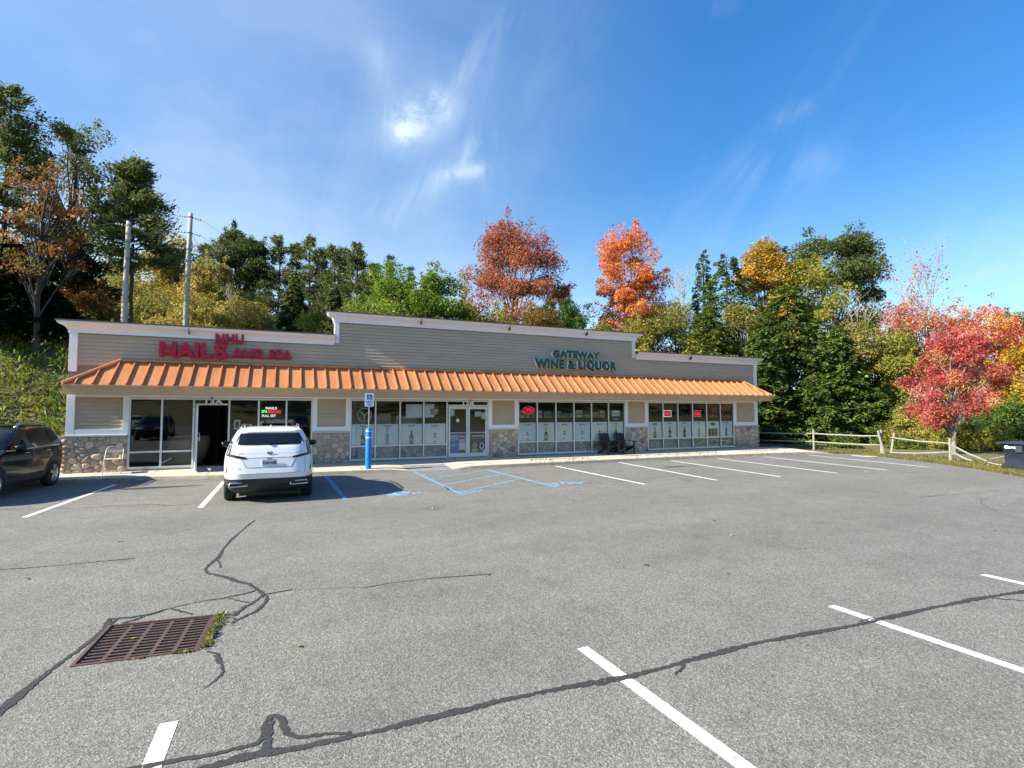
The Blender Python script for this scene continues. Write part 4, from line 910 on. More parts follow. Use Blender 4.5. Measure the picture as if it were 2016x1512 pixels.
    o = b.build('round_sign', M['galv']); o.location = (x+.06, .13, z); tag(o, 'round ring sign behind the blue bollard post', 'round sign')
    panel('window_sign', 'navy badge shaped sign in the last pane before the garden chairs', 'window sign', 1206, 1219, 820, 829, .1, 'sign_navy', lambda w_, h_: [(rc(w_*.2, w_*.8, h_*.35, h_*.55), 'can_pale')])
    panel('window_sign', 'green and white cloud shaped sign above the navy badge', 'window sign', 1204, 1221, 808, 819.5, .1, 'poster_green', lambda w_, h_: [(circ(w_*.5, h_*.8, w_*.38, h_*.25), 'sign_white'), (rc(w_*.1, w_*.9, h_*.1, h_*.3), 'sign_white')])
    panel('window_poster', 'rusty red printed poster in the fifth pane of the right window', 'poster', 1393, 1416, 794, 822, .14, 'hang_red', lambda w_, h_: [(rc(w_*.4, w_*.5, 0, h_*.7), 'box_tan'), ([(w_*.45,h_*.5),(w_*.9,h_*.85),(w_*.95,h_*.8),(w_*.5,h_*.45)], 'box_tan')])
    panel('window_poster', 'rusty red poster with a round emblem in the last pane', 'poster', 1420, 1437, 794, 824, .14, 'hang_red', lambda w_, h_: [(circ(w_*.55, h_*.42, w_*.26, h_*.2), 'box_tan'), (circ(w_*.55, h_*.42, w_*.19, h_*.15), 'hang_red')])
    b = MB(); b.lathe([(.001,0),(.07,0),(.07,.008),(.001,.008)], (0,0,0), 18, axis='y'); x, z = xz(901, 827.5, .05); o = b.build('door_sticker', M['sign_white']); o.location = (x, .03, z); tag(o, 'round white sticker on the left door', 'sticker')
    lettering('lettering', '4', -.02, -.003, -.035, .04, .07, .002, [M['ink']], o, .02)
    # small gooseneck lamps under the soffit above each door
    for x_, lb in ((-2.27, 'small dark lamp above the open salon door'), (6.63, 'small dark lamp above the double doors')):
        b = MB(); b.tube([(0,0,.1),(0,-.06,.1),(0,-.1,.06)], .012, 6); b.lathe([(.015,.05),(.05,.0),(.055,-.01)], (0,-.1,.0), 12); b.lathe([(.04,.0),(.001,.02)], (0,-.1,-.008), 12)
        o = b.build('wall_lamp', M['hardware']); o.location = (x_, -.012, 2.40); o.scale = (.8,.8,.7); tag(o, lb, 'wall lamp', 'lamps above the shop doors')
    # stock in the shop windows
    rr = random.Random(8)
    def shelf(x0, x1, y, z, lb):
        t = empty('display_shelf', ((x0+x1)/2, y, ZB), label=lb, cat='display shelf'); b = MB(); c = (x0+x1)/2
        b.box(x0-c, x1-c, -.18, .18, z-ZB-.03, z-ZB); b.box(x0-c, x1-c, -.18, .18, .5, .53); b.build('shelf', M['int_dark'], t)
        for sx in (x0-c, x1-c-.04): 
            q = MB(); q.box(sx, sx+.04, -.17, .17, 0, z-ZB-.03); q.build('upright', M['int_dark'], t)
    shelf(8.95, 13.2, .6, 1.72, 'dark display shelf stacked with cartons behind the middle window'); shelf(2.95, 4.9, .6, 1.5, 'dark display shelf with cartons behind the window left of the double doors')
    x = 9.0; k = 0
    adj = ['tall','flat','square','narrow','wide']
    while x < 13.0:
        w_ = rr.uniform(.16, .42); h_ = rr.uniform(.12, .34); b = MB(); b.box(-w_/2, w_/2, -.12, .12, 0, h_); b.box(-w_/2+.02, w_/2-.02, -.1225, -.12, h_*.3, h_*.6, 1)
        mt = rr.choice(['box_white','box_white','box_teal','box_tan']); o = b.build('carton', [M[mt], M['ink2']]); o.location = (x+w_/2, .56, 1.72)
        tag(o, 'printed carton on the dark shelf behind the middle window', 'carton', 'cartons on the middle window shelf'); x += w_+rr.uniform(.02,.2)
    for x_, w_, h_, mt, lb in ((3.3,.62,.42,'box_tan','wide tan carton behind the pane right of the bollard'), (3.95,.22,.33,'box_white','tall white carton between the second and third pane'), (4.35,.5,.3,'box_white','white wire carton under the triangle poster')):
        b = MB(); b.box(-w_/2, w_/2, -.14, .14, 0, h_); b.box(-w_/2+.03, w_/2-.03, -.143, -.14, h_*.25, h_*.6, 1); o = b.build('carton', [M[mt], M['ink2']]); o.location = (x_, .58, 1.5); tag(o, lb, 'carton')
    b = MB(); b.box(-.25,.25,-.02,.02,0,1.15); o = b.build('wood_panel', M['box_tan']); o.location = (2.45,.7,1.3); tag(o, 'brown wooden board behind the pane left of the bollard', 'board')
    b = MB(); b.lathe([(.001,0),(.42,.0),(.62,.5),(.66,.95),(.6,1.0),(.001,1.0)], (0,0,0), 24); o = b.build('reception_desk', M['box_tan']); o.location = (-3.15, 1.7, ZB); tag(o, 'round brown reception desk inside the nail salon', 'desk')
make_neons()
#@@PROPS
# ------------------------------------------------------------------ street furniture
def make_bollard():
    b0 = G(725, 922.5, .10); t = empty('accessible_parking_sign', (b0[0], b0[1], .09), label='blue bollard carrying a white accessible parking sign', cat='parking sign')
    m = MB(); m.lathe([(.098,-.02),(.098,1.30),(.09,1.335),(.05,1.35),(.001,1.352)], n=24); m.build('bollard', M['post_blue'], t)
    m = MB(); m.lathe([(.1005,1.02),(.1005,1.055)], n=24); m.lathe([(.1005,1.24),(.1005,1.265)], n=24); m.build('stripe', M['sign_white'], t)
    m = MB(); m.bar((0,0,1.33), (0,0,2.50), .05, .03); m.build('post', M['galv'], t)
    w_, h_, z0 = .30, .455, 2.06; m = MB(); r = .035; pts = []
    for cx, cz, a0 in ((w_/2-r, r, -90), (w_/2-r, h_-r, 0), (-w_/2+r, h_-r, 90), (-w_/2+r, r, 180)):
        for k in range(5): a = R(a0+k*22.5); pts.append((cx+r*math.cos(a), cz+r*math.sin(a)))
    m.face([(x, -.034, z0+z) for x, z in pts]); m.face([(x, -.030, z0+z) for x, z in pts][::-1], 1)
    for i in range(len(pts)):
        (a, b), (c, d) = pts[i], pts[(i+1) % len(pts)]; m.face([(a,-.034,z0+b),(a,-.030,z0+b),(c,-.030,z0+d),(c,-.034,z0+d)], 1)
    p = m.build('sign_plate', [M['sign_white'], M['galv']], t)
    s = MB(); s.face([(-.085,-.0365,z0+.235),(.085,-.0365,z0+.235),(.085,-.0365,z0+.41),(-.085,-.0365,z0+.41)], 0)
    # wheelchair symbol: head, back, arm, seat, leg and wheel
    y = -.0385; s.face([(-.02+.015*math.cos(a), y, z0+.388+.015*math.sin(a)) for a in [k*math.pi/6 for k in range(12)]], 1)
    s.bar((-.02,y,z0+.37), (-.008,y,z0+.315), .016, .002, 1, (0,1,0)); s.bar((-.018,y,z0+.345), (.025,y,z0+.345), .012, .002, 1, (0,1,0)); s.bar((-.012,y,z0+.315), (.03,y,z0+.312), .014, .002, 1, (0,1,0)); s.bar((.03,y,z0+.315), (.052,y,z0+.262), .014, .002, 1, (0,1,0))
    arc = [(-.008+.045*math.cos(R(a)), y, z0+.293+.045*math.sin(R(a))) for a in range(120, 350, 18)]
    for a, b in zip(arc[:-1], arc[1:]): s.bar(a, b, .010, .002, 1, (0,1,0))
    q = s.build('symbol', [M['sign_blue'], M['sign_white']], p)
    for txt, zz, ww in (('PARKING', .135, .22), ('ONLY', .045, .15)): lettering('lettering', txt, -ww/2, -.037, z0+zz, ww, .058, .002, [M['sign_blue']], p, .03)
make_bollard()
def make_folding_chair():
    t = empty('folding_chair', (F(223, 905, -.3)[0], -.30, .125), R(6), label='beige metal folding chair against the stone wall', cat='chair')
    m = MB(); m.box(-.20,.20,-.19,.17,.43,.45); m.build('seat', M['beige'], t, bevel=.008)
    rows = []
    for i in range(9):
        x = -.20+.05*i; rows.append([(x, .24+.03*(1-(x/.2)**2), .62), (x, .255+.03*(1-(x/.2)**2), .70), (x, .27+.03*(1-(x/.2)**2), .775-.03*(abs(x)/.2)**3)])
    m = MB(); m.grid(rows, flip=True); o = m.build('backrest', M['beige'], t); o.modifiers.new('s', 'SOLIDIFY').thickness = .006
    m = MB(); m.tube([(-.22,-.20,0),(-.22,.03,.42),(-.215,.25,.68),(-.19,.275,.76),(-.13,.285,.795),(.13,.285,.795),(.19,.275,.76),(.215,.25,.68),(.22,.03,.42),(.22,-.20,0)], .012, 8); m.bar((-.22,-.14,.11),(.22,-.14,.11),.018); m.build('front_frame', M['beige'], t)
    for s in (-1, 1):
        m = MB(); m.tube([(s*.205,.23,0),(s*.205,-.14,.435)], .011, 8); m.build('leg', M['beige'], t)
    m = MB(); m.bar((-.205,.19,.05),(.205,.19,.05),.016); m.build('stretcher', M['beige'], t)
make_folding_chair()
def make_adirondack():
    P0 = None
    for k, (u, lb) in enumerate(((1194, 'left black slatted garden chair by the stone pier'), (1224, 'right black slatted garden chair by the stone pier'))):
        x = F(u, 870, -.28)[0]
        if k == 0:
            t = empty('garden_chair', (x+.02, -.5, .135), R(3), label=lb, cat='garden chair', group='black garden chairs'); P0 = t; t.scale = (.88, .9, .94)
            m = MB()
            for i in range(7):
                y = -.30+.085*i; z = .40-.022*i; m.hexa([(-.26,y-.036,z-.02),(.26,y-.036,z-.02),(.26,y+.036,z-.03),(-.26,y+.036,z-.03),(-.26,y-.036,z),(.26,y-.036,z),(.26,y+.036,z-.01),(-.26,y+.036,z-.01)])
            m.build('seat', M['black_wood'], t)
            m = MB()
            for i in range(6):
                x0 = -.26+.09*i; top = .97-.05*abs(i-2.5)/2.5; a, b = Vector((x0+.035, .22, .27)), Vector((x0+.035+.02*(i-2.5)/2.5, .46, top)); m.bar(a, b, .078, .02, 0, (0,1,0))
            m.bar((-.28,.36,.62),(.28,.36,.62),.02,.07); m.bar((-.26,.27,.34),(.26,.27,.34),.02,.07); m.build('backrest', M['black_wood'], t)
            for s in (-1, 1):
                m = MB(); m.box(s*.36-.065, s*.36+.065, -.38, .36, .575, .60); m.build('arm', M['black_wood'], t)
                m = MB(); m.box(s*.31-.04, s*.31+.04, -.33, -.29, .0, .575); m.build('leg', M['black_wood'], t)
                m = MB(); m.bar((s*.275,-.34,.36),(s*.275,.62,.03),.025,.11); m.build('side_rail', M['black_wood'], t)
        else:
            t = P0.copy(); COL.objects.link(t); t.location = (x+.02, -.5, .135); t['label'] = lb
            for c in P0.children:
                q = c.copy(); q.parent = t; COL.objects.link(q)
make_adirondack()
def make_bin():
    c = np.array(G(1976, 928))+RT*.84+np.array([.397,.918,0])*.34
    t = empty('wheeled_bin', (c[0], c[1], 0), -R(84), label='dark blue wheeled rubbish bin with white lettering', cat='bin')
    m = MB(); q = []
    for w_, d, z in ((.25,.26,.04),(.27,.30,.3),(.315,.36,.86),(.33,.375,.865),(.33,.375,.90)):
        ring = []
        for cx, cy, a0 in ((w_-.06, -d+.06, -90), (w_-.06, d-.06, 0), (-w_+.06, d-.06, 90), (-w_+.06, -d+.06, 180)):
            for k in range(5): a = R(a0+22.5*k); ring.append((cx+.06*math.cos(a), cy+.06*math.sin(a), z))
        q.append(ring+[ring[0]])
    m.grid(q); m.face(q[0][:-1][::-1]); m.box(.05,.22,-.385,-.34,.62,.84); m.build('body', M['bin'], t)
    m = MB(); q = []
    for s, z in ((1.02,.895),(1.08,.905),(1.08,.93),(.9,.965),(.3,.985)):
        q.append([(.345*s*sx*1.05, .40*s*sy, z) for sx, sy in ((1,-1),(1,1),(-1,1),(-1,-1),(1,-1))])
    m.grid(q, smooth=False); m.face(q[-1][:-1]); m.box(-.46,-.33,-.3,.3,.86,.93); m.build('lid', M['bin'], t)
    for s in (-1, 1):
        m = MB(); m.lathe([(.001,-.03),(.11,-.03),(.125,-.015),(.125,.015),(.11,.03),(.001,.03)], (-.25, s*.22, .125), 18, axis='y'); m.build('wheel', M['rubber'], t)
    m = MB(); m.tube([(-.33,-.3,.9),(-.40,-.3,.93),(-.40,.3,.93),(-.33,.3,.9)], .018, 8); m.build('handle', M['bin'], t)
    lettering('lettering', 'Casella', -.24, -.375, .735, .44, .10, .006, [M['sign_white']], t, .06).rotation_euler = (R(-6), 0, 0)
make_bin()
def make_fence():
    t = empty('split_rail_fence', (24.7, -1.25, .04), label='weathered split rail fence standing beside the shop building', cat='fence'); o = Vector((24.7,-1.25,.04))
    rr = random.Random(9)
    def post(x, y, h, lean=(0,0), par=t, org=o):
        m = MB(); a = Vector((x,y,.0))-Vector((org.x,org.y,org.z)); w_ = .11
        m.tube([a+Vector((0,0,-.1)), a+Vector((lean[0]*.5,lean[1]*.5,h*.5)), a+Vector((lean[0],lean[1],h))], [w_*.46, w_*.44, w_*.38], 6, smooth=False); m.build('post', M['grey_wood'], par)
    def rail(a, b, par=t, org=o, name='rail'):
        m = MB(); a, b = Vector(a)-org, Vector(b)-org; pts = [a.lerp(b, i/4)+Vector((0,0,(-.035*math.sin(math.pi*i/4) if 0 < i < 4 else 0)+rr.gauss(0,.008))) for i in range(5)]
        m.tube(pts, [.030,.040,.037,.041,.028], 5, smooth=False); return m.build(name, M['grey_wood'], par)
    post(23.2, 3.0, 1.05); post(24.7,-1.25,1.08); post(25.5,-4.05,1.14)
    for z in (.42,.84): rail((23.2,3.0,z),(24.7,-1.3,z+.02)); rail((24.7,-1.25,z+.02),(25.5,-4.1,z+.01))
    t2 = empty('split_rail_fence', (25.55,-4.4,.04), label='broken split rail fence sagging in front of the red maple', cat='fence'); o2 = Vector((25.55,-4.4,.04))
    post(25.42,-4.22,1.1,(-.16,.16),t2,o2); post(25.5,-4.45,1.0,(.14,-.10),t2,o2); post(24.36,-7.36,.92,(0,0),t2,o2)
    rail((25.55,-4.45,.80),(24.34,-7.40,.70),t2,o2); rail((25.4,-4.5,.10),(24.4,-7.3,.36),t2,o2)
    for a, b, lb in (((24.36,-7.4,.66),(24.75,-8.35,.07),'long rail fallen from the last fence post to the grass'), ((24.4,-7.45,.36),(24.5,-8.0,.07),'short rail dropped beside the last fence post'),
                     ((25.35,-8.2,.12),(24.2,-9.3,.42),'loose rail tilted up behind the wheeled bin'), ((24.3,-8.6,.07),(23.2,-10.2,.08),'rail lying flat on the grass edge by the bin'), ((23.0,-4.3,.035),(23.3,-5.2,.06),'short pale log lying on the grass strip')):
        og = Vector(a); m_ = rail(a, b, None, og, 'fallen_rail'); m_.location = og; tag(m_, lb, 'rail', 'fallen fence rails')
make_fence()
def make_poles():
    y = 16.5; tops = []
    for k, ((u0, v0), (u1, v1), lb) in enumerate((((253.5,436),(243.5,632),'left bare wooden utility pole behind the shop roof'), ((375.5,420),(365,640),'right bare wooden utility pole behind the shop roof'))):
        a, b = Vector(F(u0, v0, y)), Vector(F(u1, v1, y)); d = (a-b)/(a.z-b.z); gz = terrain(b.x, y)-.3; base = b+d*(gz-b.z)
        t = empty('utility_pole', base, label=lb, cat='utility pole', group='utility poles behind the shops')
        m = MB(); n = 6; m.tube([base.lerp(a, i/n)-base for i in range(n+1)], [.165-.045*i/n for i in range(n+1)], 14); m.build('pole', M['pole'], t)
        for j, dz in enumerate((.25, 1.22, 2.22)):
            c = a-d*dz-base
            for s in (-1, 1):
                m = MB(); e = c+Vector((s*.13,0,0)); dr = Vector((s*.9,(-.5 if s > 0 else .25),(-.32 if s > 0 else .12))).normalized()
                m.bar(e, e+dr*.16, .03, .03, 1)
                for q in range(3):
                    w0 = e+dr*(.20+.15*q); m.tube([w0-dr*.045, w0-dr*.01, w0+dr*.03], [.025,.075,.04], 10)
                m.bar(e+dr*.16, e+dr*.62, .02, .02, 1); m.build('insulator', [M['porcelain'], M['hardware']], t)
                tops.append((k, j, s, base+e+dr*.62))
            m = MB(); m.lathe([(.155,-.03),(.155,.03)], (c.x,c.y,c.z), 12); m.build('band', M['hardware'], t)
    def cable(a, b, sag, lb, r=.009):
        m = MB(); a, b = Vector(a), Vector(b); m.tube([a.lerp(b, i/14)+Vector((0,0,-sag*4*(i/14)*(1-i/14)))-a for i in range(15)], r, 5, caps=False); o = m.build('overhead_wire', M['wire']); o.location = a; tag(o, lb, 'wire', 'overhead wires')
    nm = {0:'top',1:'middle',2:'lowest'}
    for k, j, s, p in tops:
        pl = 'left' if k == 0 else 'right'
        if s < 0 and j < 2: cable(p, p+Vector((-16,4,-1.2+.3*k)), .5, f'{nm[j]} wire running left from the {pl} utility pole')
        elif j < 2 : cable(p, p+Vector((17,3.5,-8.5-.6*j)), .35, f'{nm[j]} slanting wire running down right from the {pl} utility pole')
    for k, pl in ((0,'left'),(1,'right')):
        c = [p for kk, j, s, p in tops if kk == k and j == 1 and s > 0][0]
        cable(c+Vector((-.6,.2,.2)), c+Vector((4.6,2.2,-8.8)), .0, f'straight guy wire holding the {pl} utility pole', .012)
make_poles()
def make_misc():
    # boulder beside the building, grey bins beyond the black car
    m = MB(); rr = random.Random(2); rows = []
    for i in range(9):
        th = math.pi*i/8; row = []
        for k in range(15):
            ph = 2*math.pi*(k % 14)/14; r = 1+.10*math.sin(3*ph+i)+.07*math.cos(5*ph-2*i); row.append((.62*r*math.sin(th)*math.cos(ph), .5*r*math.sin(th)*math.sin(ph), .48*r*math.cos(th)))
        rows.append(row)
    m.grid(rows, flip=True); o = m.build('boulder', M['boulder']); q = F(102, 868, 9.0); o.location = (q[0], 9.0, terrain(q[0], 9.0)+.40); tag(o, 'grey boulder at the foot of the weedy bank', 'boulder')
    P0 = None
    for k, (u, lb) in enumerate(((2, 'leftmost of the three grey bins beyond the black car'), (11.5, 'middle one of the three grey bins beyond the black car'), (20.5, 'rightmost of the three grey bins beyond the black car'))):
        p = F(u, 830, 7.5)
        if P0 is None:
            t = empty('grey_bin', (p[0], 7.5, terrain(p[0], 7.5)), label=lb, cat='bin', group='grey bins beyond the black car'); P0 = t
            b = MB(); q = [[(s*sx, s*sy, z) for sx, sy in ((1,-1),(1,1),(-1,1),(-1,-1),(1,-1))] for s, z in ((.12,0),(.155,1.3))]; b.grid(q, smooth=False); b.build('body', M['bin_grey'], t)
            b = MB(); b.hexa([(-.165,-.165,1.3),(.165,-.165,1.3),(.165,.165,1.3),(-.165,.165,1.3),(-.13,-.15,1.40),(.13,-.15,1.40),(.13,.15,1.44),(-.13,.15,1.44)]); b.build('lid', M['bin_grey'], t)
        else:
            t = P0.copy(); COL.objects.link(t); t.location = (p[0], 7.5, terrain(p[0], 7.5)); t['label'] = lb
            for c in P0.children: q = c.copy(); q.parent = t; COL.objects.link(q)
make_misc()
#@@CARS
# ------------------------------------------------------------------ cars: hulls lofted from horizontal slices (local: rear at y=0, front at +y)
class Hull:
    def __init__(s, rows, n=7.0):
        r = np.array(rows, float); s.z, s.yr, s.yf, s.hw = r.T; s.n = n
    def at(s, z): return [float(np.interp(z, s.z, q)) for q in (s.yr, s.yf, s.hw)]
    def side(s, y, z):
        a, b, w_ = s.at(z); c, l = (a+b)/2, (b-a)/2; t = min(.9999, abs((y-c)/l)); return w_*(1-t**s.n)**(1/s.n)
    def rear(s, x, z):
        a, b, w_ = s.at(z); c, l = (a+b)/2, (b-a)/2; t = min(.9999, abs(x/w_)); return c-l*(1-t**s.n)**(1/s.n)
    def front(s, x, z):
        a, b, w_ = s.at(z); c, l = (a+b)/2, (b-a)/2; t = min(.9999, abs(x/w_)); return c+l*(1-t**s.n)**(1/s.n)
    def body(s, zs, split):
        m = MB(); rows = []
        ts = []
        for q in range(4):
            for k in range(22): ts.append(q*math.pi/2+math.pi/2*k/22)
        for z in zs:
            a, b, w_ = s.at(z); c, l = (a+b)/2, (b-a)/2
            rows.append([(w_*math.copysign(abs(math.cos(t))**(2/s.n), math.cos(t)), c+l*math.copysign(abs(math.sin(t))**(2/s.n), math.sin(t)), z) for t in ts+[ts[0]]])
        for i in range(len(rows)-1): m.grid([rows[i], rows[i+1]], 1 if zs[i+1] <= split+1e-6 else 0)
        m.face(rows[0][:-1][::-1], 1); m.face(rows[-1][:-1], 0)
        return m
    def patch(s, where, quad, off=.006, nu=10, nv=6, mi=0, m=None, sgn=1):
        """skin patch; quad corners (a,z): bottom left, bottom right, top right, top left in x (rear, front) or y (side)"""
        m = m or MB(); rows = []
        for j in range(nv+1):
            v = j/nv; r = []
            for i in range(nu+1):
                u = i/nu; a = (quad[0][0]*(1-u)+quad[1][0]*u)*(1-v)+(quad[3][0]*(1-u)+quad[2][0]*u)*v; z = (quad[0][1]*(1-u)+quad[1][1]*u)*(1-v)+(quad[3][1]*(1-u)+quad[2][1]*u)*v
                if where == 'rear': r.append((a, s.rear(a, z)-off, z))
                elif where == 'front': r.append((a, s.front(a, z)+off, z))
                else: r.append((sgn*(s.side(a, z)+off), a, z))
            rows.append(r)
        m.grid(rows, mi, flip=(where == 'front') or (where == 'side' and sgn < 0)); return m
def wheel(par, x, y, r, sgn, alloy=True):
    m = MB(); w_ = .225
    m.lathe([(r*.62,-w_/2),(r*.9,-w_/2),(r*.985,-w_*.38),(r,-w_*.2),(r,w_*.2),(r*.985,w_*.38),(r*.9,w_/2),(r*.62,w_/2)], (0,0,0), 32, axis='x')
    t = m.build('wheel', M['rubber'], par); t.location = (x, y, r)
    f = MB(); e = sgn*w_/2
    f.lathe([(r*.64,e*.2),(r*.66,e*.96),(r*.60,e*.98),(r*.58,e*.5)], (0,0,0), 32, axis='x'); f.lathe([(.001,e*.9),(.05,e*.92),(.06,e*.6)], (0,0,0), 16, axis='x')
    for k in range(5):
        for d in (-.16, .16):
            a = 2*math.pi*k/5+.3; b = a+d; f.bar((e*.86, .04*math.cos(a), .04*math.sin(a)), (e*.9, r*.60*math.cos(b), r*.60*math.sin(b)), .035, .03)
    f.build('rim', M['alloy'], t); d = MB(); d.lathe([(.001,e*.25),(r*.63,e*.25)], (0,0,0), 24, axis='x'); d.build('brake', M['plastic'], t)
    return t
def make_white_car():
    t = empty('parked_car', (-.33, -7.0, 0), R(1.2), label='white SUV parked with its rear to the viewer', cat='car')
    H = Hull([(.20,.40,4.2,.80),(.30,.20,4.5,.865),(.42,.07,4.57,.90),(.55,.02,4.6,.925),(.66,.0,4.6,.935),(.80,.03,4.58,.94),(.92,.055,4.5,.935),(1.0,.07,4.25,.925),(1.06,.09,3.7,.91),(1.10,.10,3.35,.895),(1.2,.135,3.18,.86),(1.28,.175,3.05,.83),(1.40,.31,2.85,.775),(1.50,.43,2.62,.725),(1.545,.42,2.5,.70),(1.575,.44,2.35,.68),(1.60,.55,2.2,.64),(1.625,.8,1.9,.56),(1.64,1.1,1.6,.38)], 6.5)
    zs = [.20,.25,.30,.36,.42,.48,.55,.551,.60,.66,.73,.80,.86,.92,.96,1.0,1.03,1.06,1.10,1.15,1.20,1.24,1.28,1.34,1.40,1.45,1.50,1.53,1.545,1.56,1.575,1.59,1.60,1.615,1.625,1.635,1.64]
    b = H.body(zs, .55).build('body', [M['car_white'], M['plastic']], t)
    g = H.patch('rear', ((-.715,1.275),(.715,1.275),(.60,1.515),(-.60,1.515)), .006, 16, 8); g.build('rear_window', M['car_glass'], t)
    m = MB(); H.patch('rear', ((-.60,1.515),(.60,1.515),(.57,1.55),(-.57,1.55)), .035, 14, 3, m=m); m.build('spoiler', M['car_white'], t)
    for s in (-1, 1):
        m = MB()      # upright L-shaped lamp: vertical blade on the pillar edge and a slanting horizontal bar
        q = lambda a, z: (s*a, z)
        def P4(c, off, mi):
            c = [q(*p) for p in c]; c = c if s > 0 else [c[1], c[0], c[3], c[2]]; H.patch('rear', c, off, 6, 6, mi, m)
        P4(((.785,1.02),(.872,1.05),(.785,1.36),(.735,1.33)), .008, 0); P4(((.46,.965),(.855,1.03),(.855,1.10),(.46,1.012)), .009, 0)
        P4(((.825,1.06),(.845,1.07),(.765,1.31),(.755,1.30)), .013, 1); P4(((.53,.994),(.82,1.05),(.82,1.066),(.53,1.005)), .013, 2)
        m.build('tail_light', [M['lamp_lens'], M['headlamp'], M['lamp_red']], t)
        m = MB(); c = [(s*.83,.67),(s*.86,.67),(s*.855,.80),(s*.835,.81)]; c = c if s > 0 else [c[1],c[0],c[3],c[2]]; H.patch('rear', c, .007, 3, 4, 0, m); m.build('reflector', M['lamp_red'], t)
        m = MB(); x = s*.60; yy = H.rear(.6,.42)
        for a, c, o_ in ((.175,.052,0),):
            pts = [(x-a,yy-.02,.39),(x+a,yy-.02,.40),(x+a*.93,yy-.02,.475),(x-a*.93,yy-.02,.465)]
            m.tube(pts+[pts[0]], .014, 8, caps=False); m.face([(p[0],yy-.004,p[2]) for p in pts], 1)
        m.build('exhaust_tip', [M['chrome'], M['dark']], t)
        m = MB(); m.lathe([(.001,-.13),(.06,-.125),(.085,-.06),(.09,0),(.085,.05),(.05,.11),(.001,.115)], (0,0,0), 14, axis='x'); o = m.build('mirror', M['car_black'], t); o.location = (s*1.04, 3.05, 1.14); o.scale = (1,.62,.85)
        m = MB(); m.bar((s*.86,3.05,1.08),(s*.98,3.05,1.10),.05,.03); m.build('mirror_arm', M['plastic'], o.parent)
        m = MB(); m.tube([(s*.60,.85,1.60),(s*.605,1.0,1.665),(s*.61,2.0,1.685),(s*.61,2.5,1.64),(s*.62,2.62,1.57)], .018, 8); m.build('roof_rail', M['chrome'], t)
        m = MB(); H.patch('side', ((.75,1.13),(3.05,1.13),(2.55,1.49),(.95,1.49)), .005, 12, 6, 0, m, s); m.build('side_window', M['car_glass'], t)
        for yy in (.93, 3.70): wheel(t, s*.80, yy, .355, s)
    g = H.patch('front', ((-.78,1.13),(.78,1.13),(.62,1.50),(-.62,1.50)), .006, 12, 8); g.build('windscreen', M['car_glass'], t)
    m = MB(); H.patch('rear', ((-.43,.79),(.43,.79),(.52,.985),(-.52,.985)), .003, 8, 4, 0, m); o = m.build('plate_recess', M['car_white'], t)
    m = MB()
    for p in (((-.46,.785),(.46,.785),(.46,.791),(-.46,.791)), ((-.46,.786),(-.452,.786),(-.545,.985),(-.553,.985)), ((.452,.786),(.46,.786),(.553,.985),(.545,.985)), ((-.72,.655),(.72,.655),(.72,.661),(-.72,.661)), ((-.725,.655),(-.717,.655),(-.717,.99),(-.725,.99)), ((.717,.655),(.725,.655),(.725,.99),(.717,.99)), ((-.48,.988),(.48,.988),(.48,.996),(-.48,.996)), ((-.72,1.262),(.72,1.262),(.72,1.272),(-.72,1.272))): H.patch('rear', p, .0045, 10, 2, 0, m)
    m.build('panel_gap', M['plastic'], t)
    yy = H.rear(.12,.88); m = MB(); m.box(-.152,.152,yy-.022,yy-.012,.82,.96); p = m.build('licence_plate', M['plate'], t)
    lettering('lettering', 'KNW·6430', -.13, yy-.026, .85, .26, .068, .003, [M['plate_ink']], p, .03)
    m = MB(); m.box(-.05,.05,yy-.03,yy-.012,.965,.98); m.build('plate_lamp', M['plastic'], t)
    m = MB(); yb = H.rear(.05,1.09)-.006; pts = [(-.06,1.115),(.06,1.115),(.05,1.075),(.0,1.05),(-.05,1.075)]; m.face([(x,yb-.004,z) for x, z in pts]); m.tube([(x,yb-.006,z) for x, z in pts+pts[:1]], .005, 6, caps=False); m.build('badge', M['badge'], t)
    lettering('model_lettering', 'XT4', -.64, H.rear(.6,1.09)-.012, 1.07, .14, .035, .004, [M['badge']], t, .03)
    lettering('model_lettering', 'AWD', .52, H.rear(.6,1.10)-.012, 1.09, .13, .025, .004, [M['badge']], t, .03)
    lettering('model_lettering', '350T', -.63, H.rear(.6,.77)-.010, .76, .09, .022, .004, [M['badge']], t, .03)
    m = MB(); m.hexa([(-.03,.80,1.615),(.03,.80,1.615),(.03,1.0,1.63),(-.03,1.0,1.63),(-.005,.80,1.70),(.005,.80,1.70),(.01,.9,1.68),(-.01,.9,1.68)]); m.build('antenna', M['car_white'], t)
    m = MB(); m.box(-.6,.6,.45,.75,.14,.24); m.build('muffler', M['plastic'], t)
    m = MB(); m.bar((0,H.rear(0,1.29)-.03,1.29),(.34,H.rear(.34,1.33)-.03,1.33),.018); m.lathe([(.03,-.02),(.03,.02),(.001,.02)],(0,H.rear(0,1.28)-.02,1.285),10,axis='y'); m.build('wiper', M['plastic'], t)
make_white_car()
